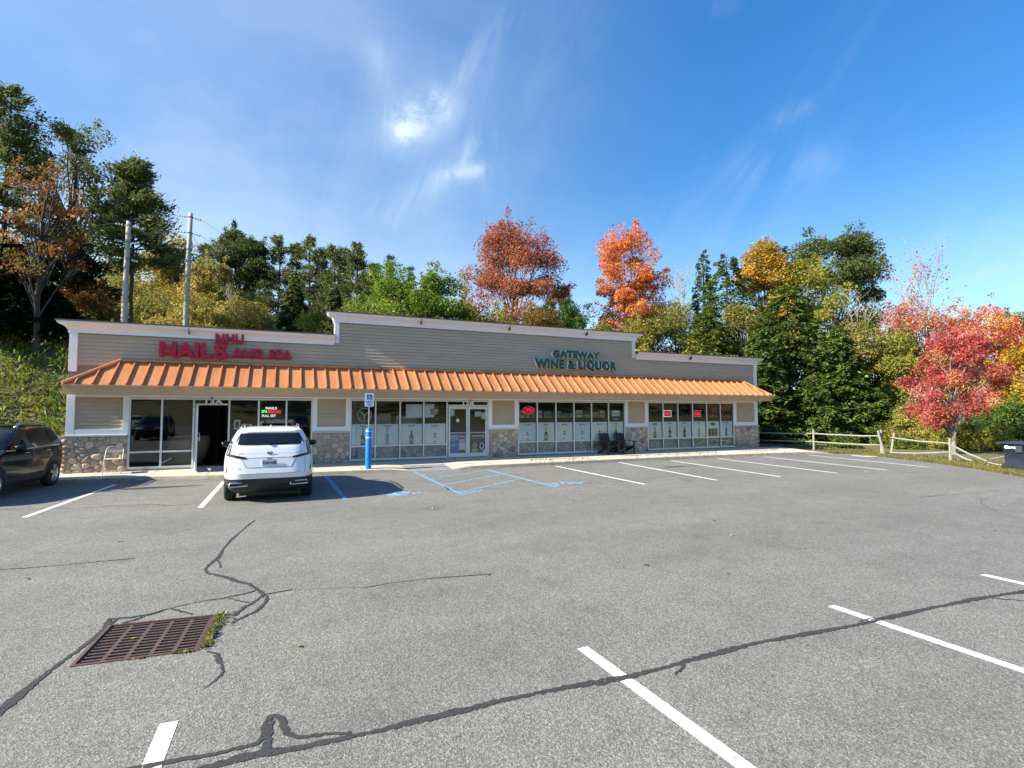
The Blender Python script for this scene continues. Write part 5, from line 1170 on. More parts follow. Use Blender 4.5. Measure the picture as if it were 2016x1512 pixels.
def make_black_car():
    t = empty('parked_car', (-6.62, -.62, 0), math.pi-R(4.0), label='black SUV with silver wheels cut by the left edge', cat='car')
    H = Hull([(.20,.35,4.2,.80),(.30,.15,4.45,.87),(.45,.03,4.55,.905),(.60,.0,4.57,.915),(.75,.01,4.55,.92),(.88,.03,4.48,.915),(.95,.04,4.3,.91),(1.0,.045,3.95,.905),(1.06,.05,3.45,.895),(1.10,.06,3.25,.88),(1.2,.11,3.05,.855),(1.35,.24,2.78,.80),(1.48,.38,2.52,.75),(1.56,.40,2.32,.71),(1.61,.50,2.15,.66),(1.64,.75,1.95,.58),(1.66,1.0,1.7,.4)], 6.5)
    zs = [.20,.25,.30,.38,.45,.451,.52,.60,.68,.75,.82,.88,.92,.95,.98,1.0,1.03,1.06,1.10,1.15,1.20,1.28,1.35,1.42,1.48,1.52,1.56,1.59,1.61,1.63,1.64,1.65,1.66]
    H.body(zs, .45).build('body', [M['car_black'], M['plastic']], t)
    H.patch('front', ((-.78,1.12),(.78,1.12),(.64,1.53),(-.64,1.53)), .006, 12, 8).build('windscreen', M['car_glass'], t)
    H.patch('rear', ((-.70,1.13),(.70,1.13),(.60,1.48),(-.60,1.48)), .006, 12, 6).build('rear_window', M['car_glass'], t)
    m = MB(); H.patch('front', ((-.45,.62),(.45,.62),(.5,.84),(-.5,.84)), .008, 10, 5, 0, m); m.build('grille', M['plastic'], t)
    for s in (-1, 1):
        m = MB(); H.patch('side', ((.52,1.13),(1.05,1.13),(1.05,1.50),(.78,1.46)), .005, 5, 5, 0, m, s); m.build('quarter_window', M['car_glass'], t)
        for a in (((1.12,1.12),(2.0,1.10),(1.98,1.52),(1.12,1.52)), ((2.10,1.10),(3.02,1.09),(2.45,1.50),(2.08,1.52))):
            m = MB(); H.patch('side', a, .005, 8, 6, 0, m, s); m.build('side_window', M['car_glass'], t)
        m = MB()
        for a in ((1.02,1.028),(2.055,2.063)): H.patch('side', ((a[0],.42),(a[1],.42),(a[1],1.08),(a[0],1.08)), .002, 2, 6, 0, m, s)
        H.patch('side', ((3.12,.45),(3.128,.45),(3.10,1.06),(3.092,1.06)), .002, 2, 6, 0, m, s); m.build('panel_gap', M['dark'], t)
        for yy in (1.25, 2.28):
            m = MB(); x = s*(H.side(yy,.98)+.02); m.tube([(x-s*.02,yy-.10,.98),(x,yy-.08,.985),(x,yy+.08,.985),(x-s*.02,yy+.10,.98)], .012, 8); m.build('handle', M['chrome'], t)
        m = MB(); H.patch('side', ((.55,1.085),(3.05,1.065),(3.05,1.085),(.55,1.105)), .006, 16, 1, 0, m, s); m.build('window_trim', M['chrome'], t)
        m = MB(); m.lathe([(.001,-.12),(.06,-.115),(.085,-.05),(.09,0),(.08,.06),(.05,.1),(.001,.105)], (0,0,0), 14, axis='x'); o = m.build('mirror', M['car_black'], t); o.location = (s*1.03, 2.86, 1.13); o.scale = (1,.7,.85)
        m = MB(); m.tube([(s*.62,.75,1.62),(s*.625,.9,1.69),(s*.63,2.0,1.70),(s*.64,2.3,1.60)], .02, 8); m.build('roof_rail', M['alloy'], t)
        m = MB(); H.patch('front', ((s*.55-.25,.80),(s*.55+.25,.80),(s*.55+.2,.92),(s*.55-.2,.90)), .01, 6, 4, 0, m); m.build('headlight', M['headlamp'], t)
        m = MB(); H.patch('rear', ((s*.72-.12,.92),(s*.72+.12,.92),(s*.70+.1,1.12),(s*.70-.1,1.12)), .01, 5, 4, 0, m); m.build('tail_light', M['lamp_lens'], t)
        for yy in (.92, 3.55):
            m = MB(); rows = []     # dark arch lip and well
            for k in range(17):
                a = math.pi*k/16-.12*math.cos(math.pi*k/16); rows.append([(s*(H.side(yy+rr_*math.cos(a), max(.2,.36+rr_*math.sin(a)))+o_), yy+rr_*math.cos(a), max(.2,.36+rr_*math.sin(a))) for rr_, o_ in ((.01,.004),(.40,.004),(.41,.016),(.45,.012),(.46,.001))])
            m.grid(rows, flip=(s > 0)); m.build('wheel_arch', M['plastic'], t)
            wheel(t, s*.815, yy, .352, s)
        m = MB(); H.patch('side', ((1.3,.30),(3.15,.30),(3.15,.47),(1.3,.47)), .012, 10, 2, 0, m, s); m.build('sill', M['plastic'], t)
make_black_car()
def mirrored_cars():
    """cars standing across the lot, which the salon windows mirror"""
    src = {o['label'].split()[0]: o for o in list(COL.objects) if o.get('category') == 'car'}
    def clone(o, par=None):
        c = o.copy(); COL.objects.link(c); c.parent = par
        for ch in list(o.children): clone(ch, c)
        return c
    for k, x, y, rz, lb in (('white', -11.6, -31.0, math.pi+.03, 'white car mirrored in the first salon window pane'), ('black', -8.6, -26.6, -.02, 'dark car mirrored in the second salon window pane'), ('black', .8, -28.0, .03, 'dark car mirrored beside the white SUV roof')):
        c = clone(src[k]); c.location = (x, y, 0); c.rotation_euler = (0, 0, rz); c['label'] = lb; c['group'] = 'cars mirrored in the salon windows'
mirrored_cars()
#@@TREES
# ------------------------------------------------------------------ trees and undergrowth
def tubes_mesh(name, lines, mt, sides=5):
    """lines: list of (points, radii)"""
    V = []; Fq = []; b = 0
    for pts, rad in lines:
        pts = np.asarray(pts, float); n = len(pts); d = np.gradient(pts, axis=0); d /= np.linalg.norm(d, axis=1)[:,None]+1e-9
        ref = np.cross(d, [0.31,0.95,.05]); ref /= np.linalg.norm(ref, axis=1)[:,None]+1e-9; o = np.cross(d, ref)
        a = np.arange(sides)*2*math.pi/sides
        ring = pts[:,None,:]+(ref[:,None,:]*np.cos(a)[None,:,None]+o[:,None,:]*np.sin(a)[None,:,None])*np.asarray(rad)[:,None,None]
        V.append(ring.reshape(-1,3)); i = np.arange(n-1)[:,None]*sides; k = np.arange(sides)[None,:]
        Fq.append(np.stack([b+i+k, b+i+(k+1)%sides, b+i+sides+(k+1)%sides, b+i+sides+k], -1).reshape(-1,4)); b += n*sides
    return np_mesh(name, np.vstack(V), np.vstack(Fq), mt, smooth=True)
def limb(a, b, rng, r0, r1, n=6, sag=.08):
    a = np.asarray(a, float); b = np.asarray(b, float); t = np.linspace(0, 1, n)[:,None]; L = np.linalg.norm(b-a)
    p = a+(b-a)*t; off = np.cumsum(rng.normal(0, sag*L/n, (n,3)), 0); off -= t*off[-1]
    p = p+off*.8; p[:,2] += np.sin(t[:,0]*math.pi)*L*.05
    return p, np.linspace(r0, r1, n)
C_ = lambda *a: np.array(a, float)
PAL = dict(
    red=[(.55,.085,.085),(.48,.08,.08),(.58,.16,.14),(.44,.08,.055),(.54,.19,.08),(.58,.26,.22),(.52,.12,.10)], maple=[(.46,.11,.07),(.40,.14,.055),(.48,.16,.075),(.36,.09,.06),(.27,.16,.05),(.48,.17,.15)],
    maple_low=[(.17,.15,.035),(.25,.16,.035),(.12,.13,.03),(.31,.14,.04)], orange=[(.70,.23,.06),(.74,.30,.065),(.64,.17,.08),(.60,.18,.14),(.76,.36,.07)], orange_low=[(.66,.30,.035),(.62,.25,.03),(.5,.26,.035),(.36,.26,.04)],
    yellow=[(.52,.33,.035),(.46,.26,.03),(.55,.36,.05),(.40,.29,.04)], birch=[(.34,.30,.06),(.44,.34,.075),(.26,.27,.05),(.48,.37,.09),(.33,.25,.055)], olive=[(.22,.22,.045),(.29,.27,.055),(.17,.18,.04),(.36,.30,.07)],
    yellowgreen=[(.26,.28,.04),(.34,.32,.05),(.19,.23,.04),(.40,.34,.05)], green=[(.075,.14,.022),(.10,.17,.025),(.055,.11,.02),(.14,.20,.03)], locust=[(.14,.23,.028),(.19,.29,.034),(.10,.18,.025),(.25,.32,.045)],
    oak=[(.10,.135,.032),(.13,.16,.04),(.08,.11,.028),(.18,.18,.045)], pine=[(.105,.135,.038),(.135,.16,.044),(.08,.105,.033),(.18,.19,.055)], hemlock=[(.09,.14,.028),(.13,.185,.034),(.06,.10,.022),(.17,.22,.045)],
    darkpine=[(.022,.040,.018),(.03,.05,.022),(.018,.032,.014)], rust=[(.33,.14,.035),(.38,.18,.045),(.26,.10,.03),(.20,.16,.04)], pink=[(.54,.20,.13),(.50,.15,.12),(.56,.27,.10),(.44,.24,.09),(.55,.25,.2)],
    weeds=[(.21,.25,.022),(.30,.30,.03),(.12,.19,.02),(.27,.21,.03),(.08,.12,.02),(.16,.23,.02)], straw=[(.38,.30,.16),(.30,.23,.10),(.5,.44,.32)])
def deciduous(seed, H, RX, base, pal, low=None, leaf=.2, n=7000, clumps=46, bark='bark', shape='round', dens=.30, lean=(0,0), low_at=.35, nolimb=False, trunkr=None):
    """crown of leaf clumps carried by forking limbs; returns (trunk mesh, crown mesh), base at the origin"""
    rng = np.random.default_rng(seed); cb = H*base; ch = H-cb
    cl = []; tries = 0
    while len(cl) < clumps and tries < 4000:
        tries += 1; t = rng.beta(1.3,1.15) if shape != 'spread' else rng.beta(1.8,1.1)
        prof = {'round': math.sin(math.pi*min(1,(.10+.88*t)))**.62, 'cone': (1-t)**.75*.98+.1, 'spread': math.sin(math.pi*(.18+.75*t))**.55, 'oval': math.sin(math.pi*(.06+.90*t))**.8, 'bush': (1-t**2.2)**.5}[shape]
        a = rng.uniform(0, 2*math.pi); r = RX*prof*(rng.uniform(.25, 1.0)**.55)*(1+.16*math.sin(2*a+seed)+.12*math.sin(3*a+seed*2.1+4*t))
        c = C_(math.cos(a)*r+lean[0]*t, math.sin(a)*r+lean[1]*t, cb+ch*t*.96)
        if all(np.linalg.norm((c-q)*[1,1,1.25]) > RX*dens*.8 for q in cl): cl.append(c)
    cl = np.array(cl); k = len(cl); per = rng.dirichlet(np.full(k, 6.0))*n*3.0
    pts = []; 
    for c, m_ in zip(cl, per.astype(int)):
        rc = RX*dens*rng.uniform(.85,1.65); v = rng.normal(size=(m_,3)); v /= np.linalg.norm(v,axis=1)[:,None]; rr_ = rc*rng.uniform(.15,1.0,(m_,1))**.5
        v = v*rr_*[1.15,1.15,.74]; v[:,2] -= .12*(np.abs(v[:,0])+np.abs(v[:,1])); pts.append(c+v)
    # stray sprigs that break the outline
    e = rng.integers(0, k, k*2)
    for q in e:
        o = cl[q]; d = o-C_(0,0,cb+ch*.45); d /= np.linalg.norm(d)+1e-6; m_ = max(3, int(n/k*.13)); pts.append(o+d*RX*dens*rng.uniform(.7,1.55)+rng.normal(0,RX*.045,(m_,3)))
    pts = np.vstack(pts); pts = pts[pts[:,2] > .05]
    A = PAL[pal]; B = PAL[low] if low else A; cols = list(A)+list(B)
    # each clump leans to one or two of the colours, as leaves turn branch by branch
    tt = (pts[:,2]-cb)/max(ch,.1)
    own = np.linalg.norm(pts[:,None,:]-cl[None,:,:], axis=2).argmin(1) if len(pts)*k < 3e6 else rng.integers(0,k,len(pts))
    fav = rng.integers(0, len(A), k); W = np.where(rng.random(len(pts)) < .55, fav[own], rng.integers(0, len(A), len(pts)))
    if low:
        pl = 1/(1+np.exp((tt-low_at+.10*np.sin(own*1.7))*11)); W = np.where(rng.random(len(pts)) < pl, len(A)+rng.integers(0,len(B),len(pts)), W)
    out = (pts-C_(0,0,cb+ch*.4)); out /= np.linalg.norm(out,axis=1)[:,None]+1e-6
    crown = leaf_cloud('crown', pts, leaf*.76, rng, cols, M['leaf'], up=.35, asp=.68, W=W, outward=out*.7)
    tr = trunkr or H*.016; lines = []
    top = C_(lean[0]*.5, lean[1]*.5, cb+ch*.62); P_, Rr = limb((0,0,-.4), top, rng, tr, tr*.25, 10, .05); lines.append((P_, Rr))
    if not nolimb:
        for c in cl[rng.permutation(k)[:min(k, 30)]]:
            h = np.clip((c[2]-cb*.4)/(top[2])*.75, .25, .95); j = int(h*9); a = P_[j]
            lines.append(limb(a, c, rng, Rr[j]*.45, .012, 6, .16))
            for _ in range(2): lines.append(limb(a+(c-a)*rng.uniform(.5,.8), c+rng.normal(0,RX*.16,3), rng, .018, .006, 4, .15))
    return tubes_mesh('trunk', lines, M[bark], 6), crown
def pine(seed, H, RX, base, pal='pine', n=9000, bark='dark_bark', ragged=.3, leaf=.30, flat=True):
    """tiers of upswept branches with needle plumes"""
    rng = np.random.default_rng(seed); lines = [limb((0,0,-.4), (rng.normal(0,.15),rng.normal(0,.15),H), rng, H*.013, .03, 10, .02)]
    pts = []; out = []; z = H*base
    while z < H*.985:
        t = (z/H-base)/(1-base); L = RX*((1-t)**.8*.98+.10)*(1+rng.normal(0,ragged*.25)); nb = rng.integers(4,7); a0 = rng.uniform(0,6.28)
        for k in range(nb):
            if rng.random() < ragged*.45: continue
            a = a0+6.28*k/nb+rng.normal(0,.25); l = max(.4, L*rng.uniform(.45,1.3)); tip = C_(math.cos(a)*l, math.sin(a)*l, z+l*rng.uniform(-.08,.36)-.1)
            if t > .75: tip[2] += l*.5
            b, _ = limb((0,0,z), tip, rng, .05, .012, 6, .06); lines.append((b, np.linspace(max(.02,.07*(1-t)), .012, 6)))
            m_ = int(2.2*n/(H*(1-base)/.72*5)*(.5+l/RX))
            s = rng.uniform(.28, 1.04, m_)**.8; i = np.clip((s*5), 0, 4.99).astype(int); f = (s*5-i)[:,None]; c = b[i]*(1-f)+b[np.minimum(i+1,5)]*f
            sp = .10+.20*l*s*.55; q = rng.normal(size=(m_,3))*np.stack([sp, sp, sp*.5+.08], 1); pts.append(c+q); d = np.tile(C_(math.cos(a)*.8, math.sin(a)*.8, .35), (m_,1)); out.append(d)
        z += rng.uniform(.4,.8)*(1.0 if H > 12 else .7)
    pts = np.vstack(pts); out = np.vstack(out); m = len(pts)
    # long thin needle bundles lying along the shoot
    d = out+rng.normal(0,.45,(m,3)); d /= np.linalg.norm(d,axis=1)[:,None]; sd = np.cross(d, rng.normal(size=(m,3))); sd /= np.linalg.norm(sd,axis=1)[:,None]
    s = leaf*rng.uniform(.5,1.2,(m,1)); V = np.stack([pts-d*s*.5, pts+sd*s*.15, pts+d*s*.6, pts-sd*s*.17], 1).reshape(-1,3)
    cols = np.array(PAL[pal]); col = cols[rng.integers(0,len(cols),m)]*rng.uniform(.75,1.3,(m,1))
    return tubes_mesh('trunk', lines, M[bark], 6), np_mesh('crown', V, np.arange(4*m).reshape(-1,4), M['needle'], np.repeat(col,4,0))
def hemlock(seed, H, RX, base, pal='hemlock', n=16000, leaf=.26, bark='dark_bark', shape=.8):
    """dense conifer: drooping flat sprays in layers"""
    rng = np.random.default_rng(seed); lines = [limb((0,0,-.4), (0,0,H*.97), rng, H*.016, .02, 8, .01)]; pts = []; out = []
    nb = int(60+H*14); per = n/nb
    for k in range(nb):
        t = (k+rng.random())/nb; t = 1-(1-t)**.75; z = H*(base+(1-base)*t); a = k*2.399+rng.normal(0,.3); L = RX*((1-t)**shape)*rng.uniform(.72,1.12)+.18
        tip = C_(math.cos(a)*L, math.sin(a)*L, z-L*rng.uniform(.1,.28)); b, _ = limb((0,0,z+L*.1), tip, rng, .03, .008, 5, .04)
        if k % 2 == 0: lines.append((b, np.linspace(max(.015,.045*(1-t)), .008, 5)))
        m_ = int(per*(.35+1.3*(L/RX))); s = rng.uniform(.25,1.06,m_)**.65; i = np.clip(s*4,0,3.99).astype(int); f = (s*4-i)[:,None]; c = b[i]*(1-f)+b[np.minimum(i+1,4)]*f
        w_ = (.10+.30*L*(1.12-s))[:,None]; sd = C_(-math.sin(a), math.cos(a), 0); q = sd*rng.normal(0,1,(m_,1))*w_*.75; q[:,2] += -.35*np.abs(q[:,0]*sd[0]+q[:,1]*sd[1])+rng.normal(0,.07,m_)
        pts.append(c+q); out.append(np.tile(C_(math.cos(a), math.sin(a), -.35), (m_,1))+sd*np.sign(rng.normal(size=(m_,1)))*.6)
    pts = np.vstack(pts); out = np.vstack(out); ok = pts[:,2] > .05; pts = pts[ok]; out = out[ok]; m = len(pts)
    d = out+rng.normal(0,.3,(m,3)); d /= np.linalg.norm(d,axis=1)[:,None]; up = C_(0,0,1)+rng.normal(0,.35,(m,3)); sd = np.cross(d, up); sd /= np.linalg.norm(sd,axis=1)[:,None]
    s = leaf*rng.uniform(.55,1.35,(m,1)); V = np.stack([pts-d*s*.5, pts+sd*s*.32, pts+d*s*.6, pts-sd*s*.32], 1).reshape(-1,3)
    cols = np.array(PAL[pal]); col = cols[rng.integers(0,len(cols),m)]*rng.uniform(.7,1.35,(m,1))
    return tubes_mesh('trunk', lines, M[bark], 6), np_mesh('crown', V, np.arange(4*m).reshape(-1,4), M['needle'], np.repeat(col,4,0))
def bare(seed, H, RX, bark='grey_bark', pal=None, n=500, leaf=.14, stems=3):
    """leafless twiggy crown, a few leaves left"""
    rng = np.random.default_rng(seed); lines = []; tips = []
    for s in range(stems):
        a = rng.uniform(0,6.28); top = C_(math.cos(a)*RX*.3, math.sin(a)*RX*.3, H*rng.uniform(.82,1.0)); P_, Rr = limb((rng.normal(0,.15),rng.normal(0,.15),-.3), top, rng, H*.010, .015, 9, .06); lines.append((P_, Rr))
        for k in range(16):
            j = rng.integers(3,9); a = rng.uniform(0,6.28); l = RX*rng.uniform(.4,1.0)*(1-.35*j/9); e = P_[j]+C_(math.cos(a)*l*.7, math.sin(a)*l*.7, l*rng.uniform(.5,1.3)); q, r_ = limb(P_[j], e, rng, .035, .008, 5, .1); lines.append((q, r_))
            for _ in range(5):
                i = rng.integers(1,5); e2 = q[i]+rng.normal(0,.32*l*.5,3)+C_(0,0,l*.25); lines.append(limb(q[i], e2, rng, .013, .004, 4, .1)); tips.append(e2)
    tips = np.array(tips); pts = tips[rng.integers(0,len(tips),n)]+rng.normal(0,.25,(n,3))
    if pal in ('birch',): pts[:,2] -= abs(rng.normal(0,H*.08,n))
    return tubes_mesh('trunk', lines, M[bark], 4), leaf_cloud('crown', pts, leaf, rng, PAL[pal or 'birch'], M['leaf'])
def tree_thing(name, label, meshes, loc, rz=0, sc=1.0, cat='tree', group=None):
    t = empty(name, loc, rz, label=label, cat=cat, group=group); t.scale = (sc, sc, sc)
    link('trunk' if cat == 'tree' else 'stems', meshes[0], t); link('crown' if cat == 'tree' else 'foliage', meshes[1], t); return t
def spot(u, d):
    """ground point seen at image column u, d metres from the viewer along the view axis"""
    p = P(u, 800, d); return p[0], p[1], terrain(p[0], p[1])
def plant(kind, name, u, vtop, d, wpx, label, seed, cat='tree', **k):
    x, y, z = spot(u, d); ztop = P(u, vtop, d)[2]; H = max(.6, ztop-z); RX = wpx*d/CF/2
    fn = {'dec': deciduous, 'pine': pine, 'hem': hemlock, 'bare': bare}[kind]
    if kind == 'bare': ms = fn(seed, H, RX, **k)
    else: base = k.pop('base', .3); ms = fn(seed, H, RX, base, **k)
    return tree_thing(name, label, ms, (x, y, z), cat=cat)
def make_trees():
    T = plant
    # left: tall trees on the bank
    T('pine','pine_tree',-12,140,30,180,'tall dark pine cut by the left edge', 1, base=.34, n=6200, pal='pine', ragged=.45, leaf=.30)
    T('dec','oak_tree',128,230,33,190,'tall thin oak with green top left of the left white pine', 2, base=.52, pal='oak', n=4000, leaf=.20, clumps=34, bark='dark_bark', shape='spread', dens=.2, low='rust', low_at=.28)
    T('dec','maple_tree',70,285,28.5,150,'half bare maple with rusty orange leaves at the far left', 3, base=.36, pal='rust', n=1900, leaf=.17, clumps=36, bark='dark_bark', dens=.2)
    T('pine','pine_tree',250,312,32,185,'tall white pine behind the left utility pole', 4, base=.42, n=6400, ragged=.45, leaf=.30, pal='pine')
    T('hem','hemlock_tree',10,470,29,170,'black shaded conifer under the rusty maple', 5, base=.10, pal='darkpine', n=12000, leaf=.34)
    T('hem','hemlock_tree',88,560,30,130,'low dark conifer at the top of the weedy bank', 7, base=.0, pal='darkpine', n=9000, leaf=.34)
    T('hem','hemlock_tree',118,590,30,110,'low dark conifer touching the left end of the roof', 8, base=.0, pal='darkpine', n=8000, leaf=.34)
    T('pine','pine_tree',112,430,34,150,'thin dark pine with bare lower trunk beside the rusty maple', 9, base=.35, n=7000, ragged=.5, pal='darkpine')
    T('dec','maple_tree',160,560,34,120,'low rust brown tree left of the left utility pole', 10, base=.2, pal='rust', low='olive', n=6500, leaf=.2)
    T('dec','birch_tree',190,478,56,130,'yellow green tree showing between the dark trunks', 11, base=.2, pal='yellowgreen', n=7000, leaf=.24)
    T('dec','birch_tree',300,492,52,120,'yellow birch between the two utility poles', 12, base=.2, pal='birch', n=7500, leaf=.24, bark='grey_bark', shape='oval')
    T('dec','birch_tree',348,462,50,110,'tall golden birch just left of the right utility pole', 13, base=.25, pal='birch', low='yellow', n=7500, leaf=.24, bark='grey_bark', shape='oval')
    T('dec','birch_tree',412,505,47,110,'yellow birch just right of the right utility pole', 14, base=.15, pal='birch', n=7500, leaf=.24, bark='grey_bark', shape='oval')
    T('dec','birch_tree',300,570,46,150,'low olive and gold thicket tree behind the left roof', 15, base=.05, pal='olive', low='yellow', n=8000, leaf=.2, bark='grey_bark')
    T('dec','birch_tree',392,588,43,140,'low golden thicket tree behind the salon sign', 16, base=.05, pal='birch', low='rust', n=8500, leaf=.2, bark='grey_bark')
    T('dec','birch_tree',475,592,41,130,'pale gold thicket tree left of the tall roof step', 17, base=.05, pal='birch', n=7500, leaf=.2, bark='grey_bark')
    T('dec','birch_tree',232,545,48,120,'olive tree just behind the left utility pole', 18, base=.1, pal='olive', n=7000, leaf=.2)
    T('bare','birch_tree',455,575,41,70,'bare grey sapling standing left of the roof step', 19, n=260, pal='birch')
    # pine row in the middle
    T('pine','pine_tree',392,470,66,70,'small distant pine right of the right utility pole', 20, base=.3, n=5000, ragged=.2, leaf=.4)
    T('dec','oak_tree',466,450,58,125,'dull green oak at the left end of the pine row', 21, base=.34, pal='oak', n=13000, leaf=.27, clumps=44, bark='dark_bark', shape='oval', dens=.27)
    for i, (u, v, d, w_, lb) in enumerate(((540,460,57,105,'dense pine second from the left in the pine row'),(604,459,55,120,'twin topped pine in the middle of the pine row'),(652,478,52,105,'pine just right of the twin topped pine'),(697,474,50,115,'broad pine above the roof step'),(735,515,47,90,'dark pine at the right end of the dense pine row'),(765,498,66,70,'thin distant pine behind the bright green trees'),(806,520,70,60,'smallest distant pine behind the bright green trees'),(503,474,59,95,'pine between the dull oak and the pine row'),(574,472,59,95,'slim pine filling the left gap of the pine row'),(630,480,57,90,'slim pine behind the twin topped pine'),(674,486,54,95,'dark pine left of the broad pine above the roof step'))):
        T('pine','pine_tree',u,v,d,w_,lb, 30+i, base=.14, n=5600 if d < 60 else 2600, ragged=.5, leaf=.33)
    T('hem','hemlock_tree',575,540,51,110,'dark low conifer under the pine row', 38, base=.05, n=9000, leaf=.34, pal='pine'); T('hem','hemlock_tree',655,560,46,110,'dark low conifer left of the roof step', 39, base=.05, n=9000, leaf=.34, pal='pine')
    T('dec','shrub',618,612,38,90,'yellow shrub peeking over the roof left of the step', 40, base=.05, pal='yellowgreen', n=6000, leaf=.17, cat='shrub'); T('dec','shrub',700,592,37,120,'yellow green shrub above the roof step', 41, base=.05, pal='yellowgreen', n=7000, leaf=.17, cat='shrub')
    T('dec','locust_tree',778,527,39,185,'bright green locust tree left of its twin', 42, base=.05, pal='locust', n=22000, leaf=.2, clumps=50, shape='round'); T('dec','locust_tree',864,526,38,140,'bright green locust tree right of its twin', 43, base=.05, pal='locust', low='green', n=17000, leaf=.2, clumps=42)
    T('dec','shrub',760,590,36,150,'low bright green shrub under the locust trees', 44, base=.02, pal='yellowgreen', low='locust', n=7000, leaf=.17, cat='shrub')
    T('bare','birch_tree',917,520,47,46,'pale almost bare birch left of the red maple', 45, n=1500, pal='birch', leaf=.2)
    T('dec','shrub',925,600,38,110,'olive yellow shrub under the left side of the red maple', 46, base=.02, pal='olive', low='yellow', n=6000, leaf=.17, cat='shrub')
    # the two big maples
    T('dec','maple_tree',1013,428,43,190,'tall dark red maple rising above the roof', 47, base=.22, pal='maple', low='maple_low', low_at=.34, n=19000, leaf=.20, clumps=80, bark='dark_bark', shape='round', dens=.225)
    T('pine','pine_tree',1112,565,64,90,'small distant pine between the two big maples', 48, base=.2, n=5000); T('pine','pine_tree',1085,580,62,80,'dark distant pine right behind the red maple', 49, base=.2, n=4500)
    T('dec','apple_tree',1126,590,40,88,'round green tree between the two big maples', 50, base=.1, pal='green', n=8000, leaf=.18, clumps=40)
    T('dec','maple_tree',1237,441,43,158,'tall flaming orange maple rising above the roof', 51, base=.14, pal='orange', low='orange_low', low_at=.36, n=18000, leaf=.20, clumps=80, bark='dark_bark', shape='round', dens=.225)
    T('bare','birch_tree',1345,520,49,100,'bare grey twiggy tree right of the orange maple', 52, n=300, pal='birch', stems=5)
    for i, (u, v, d, w_, p_, lb) in enumerate(((1290,592,40,130,'olive','olive tree below the orange maple'),(1345,585,41,140,'yellowgreen','pale olive tree above the right roof'),(1240,632,38,110,'yellowgreen','yellow green shrub at the right roof step'),(1465,590,39,120,'olive','olive shrub between the cedars and the golden tree'),(1180,628,38,90,'olive','olive shrub left of the right roof step'),(1060,606,38,120,'maple_low','dull brown green shrub under the right side of the red maple'),(980,606,39,120,'yellowgreen','yellow green shrub under the middle of the red maple'))):
        T('dec','willow_tree' if i < 2 else 'shrub',u,v,d,w_,lb,60+i, base=.02, pal=p_, n=9500, leaf=.17, shape='oval', bark='grey_bark', cat='tree' if i < 2 else 'shrub')
    T('hem','cedar_tree',1390,488,44,85,'slim cedar with pointed top above the right roof', 63, base=.03, n=11000, leaf=.22, shape=.62); T('hem','cedar_tree',1436,494,42,165,'broad green cedar above the right roof end', 64, base=.02, n=24000, leaf=.22, shape=.42)
    T('hem','cedar_tree',1400,600,38,120,'low green cedar peeking over the right roof', 65, base=.0, n=14000, leaf=.22, shape=.45)
    # right: trees beyond the building
    T('dec','maple_tree',1512,468,44,105,'golden orange tree behind the hemlocks', 66, base=.25, pal='yellow', low='orange_low', n=10000, leaf=.21, clumps=44, shape='oval')
    T('dec','ash_tree',1596,498,43,125,'yellow green tree right of the golden one', 67, base=.2, pal='yellowgreen', low='olive', n=11000, leaf=.2, clumps=46, bark='grey_bark')
    T('hem','hemlock_tree',1556,556,36,225,'big dark hemlock right beside the building end', 68, base=.0, n=30000, leaf=.23, shape=.5)
    T('hem','hemlock_tree',1655,640,34,150,'dark hemlock behind the middle of the rail fence', 69, base=.0, n=14000, leaf=.24, shape=.6); T('hem','hemlock_tree',1500,640,33,120,'dark hemlock half hidden by the building end', 70, base=.0, n=12000, leaf=.24, shape=.6)
    T('dec','oak_tree',1648,456,50,185,'tall dark green oak above the fence', 71, base=.42, pal='oak', n=12000, leaf=.27, clumps=40, bark='grey_bark', shape='spread', dens=.25, trunkr=.16)
    T('bare','birch_tree',1690,560,40,110,'pale grey bare trunk right below the oak', 72, n=250, pal='yellowgreen', stems=3)
    T('dec','ash_tree',1690,630,38,130,'olive yellow tree under the oak', 73, base=.1, pal='olive', low='yellowgreen', n=10000, leaf=.18, bark='grey_bark'); T('dec','ash_tree',1765,655,37,120,'yellow green tree left of the red street maple', 74, base=.05, pal='yellowgreen', n=9500, leaf=.18, bark='grey_bark')
    T('bare','maple_tree',1828,508,42,190,'wispy bare topped maple behind the red one', 75, n=1400, pal='pink', stems=6, leaf=.16)
    T('dec','maple_tree',1822,585,40,190,'salmon and orange maple behind the red one', 76, base=.2, pal='pink', low='birch', n=12000, leaf=.17, clumps=50, bark='grey_bark', dens=.22)
    T('dec','maple_tree',1935,600,38,150,'orange maple at the right edge', 77, base=.15, pal='orange', low='yellow', n=10000, leaf=.18, clumps=46); T('dec','oak_tree',2010,615,41,110,'green and orange tree cut by the right edge', 78, base=.1, pal='oak', low='yellow', low_at=.3, n=9000, leaf=.2)
    T('dec','birch_tree',2018,680,33,110,'yellow tree at the right edge above the bin', 79, base=.05, pal='yellow', low='yellowgreen', n=8000, leaf=.16)
    # small red street maple
    b = G(1878, 893, .03); d = float((b-CPOS)@FW); H = P(1880, 640, d)[2]
    tree_thing('maple_tree', 'small crimson maple with pale trunk behind the broken fence', deciduous(80, H, 80*d/CF, .24, 'red', None, .105, 9000, 60, 'ash_bark', 'round', .20, trunkr=.12), (b[0], b[1], .0))
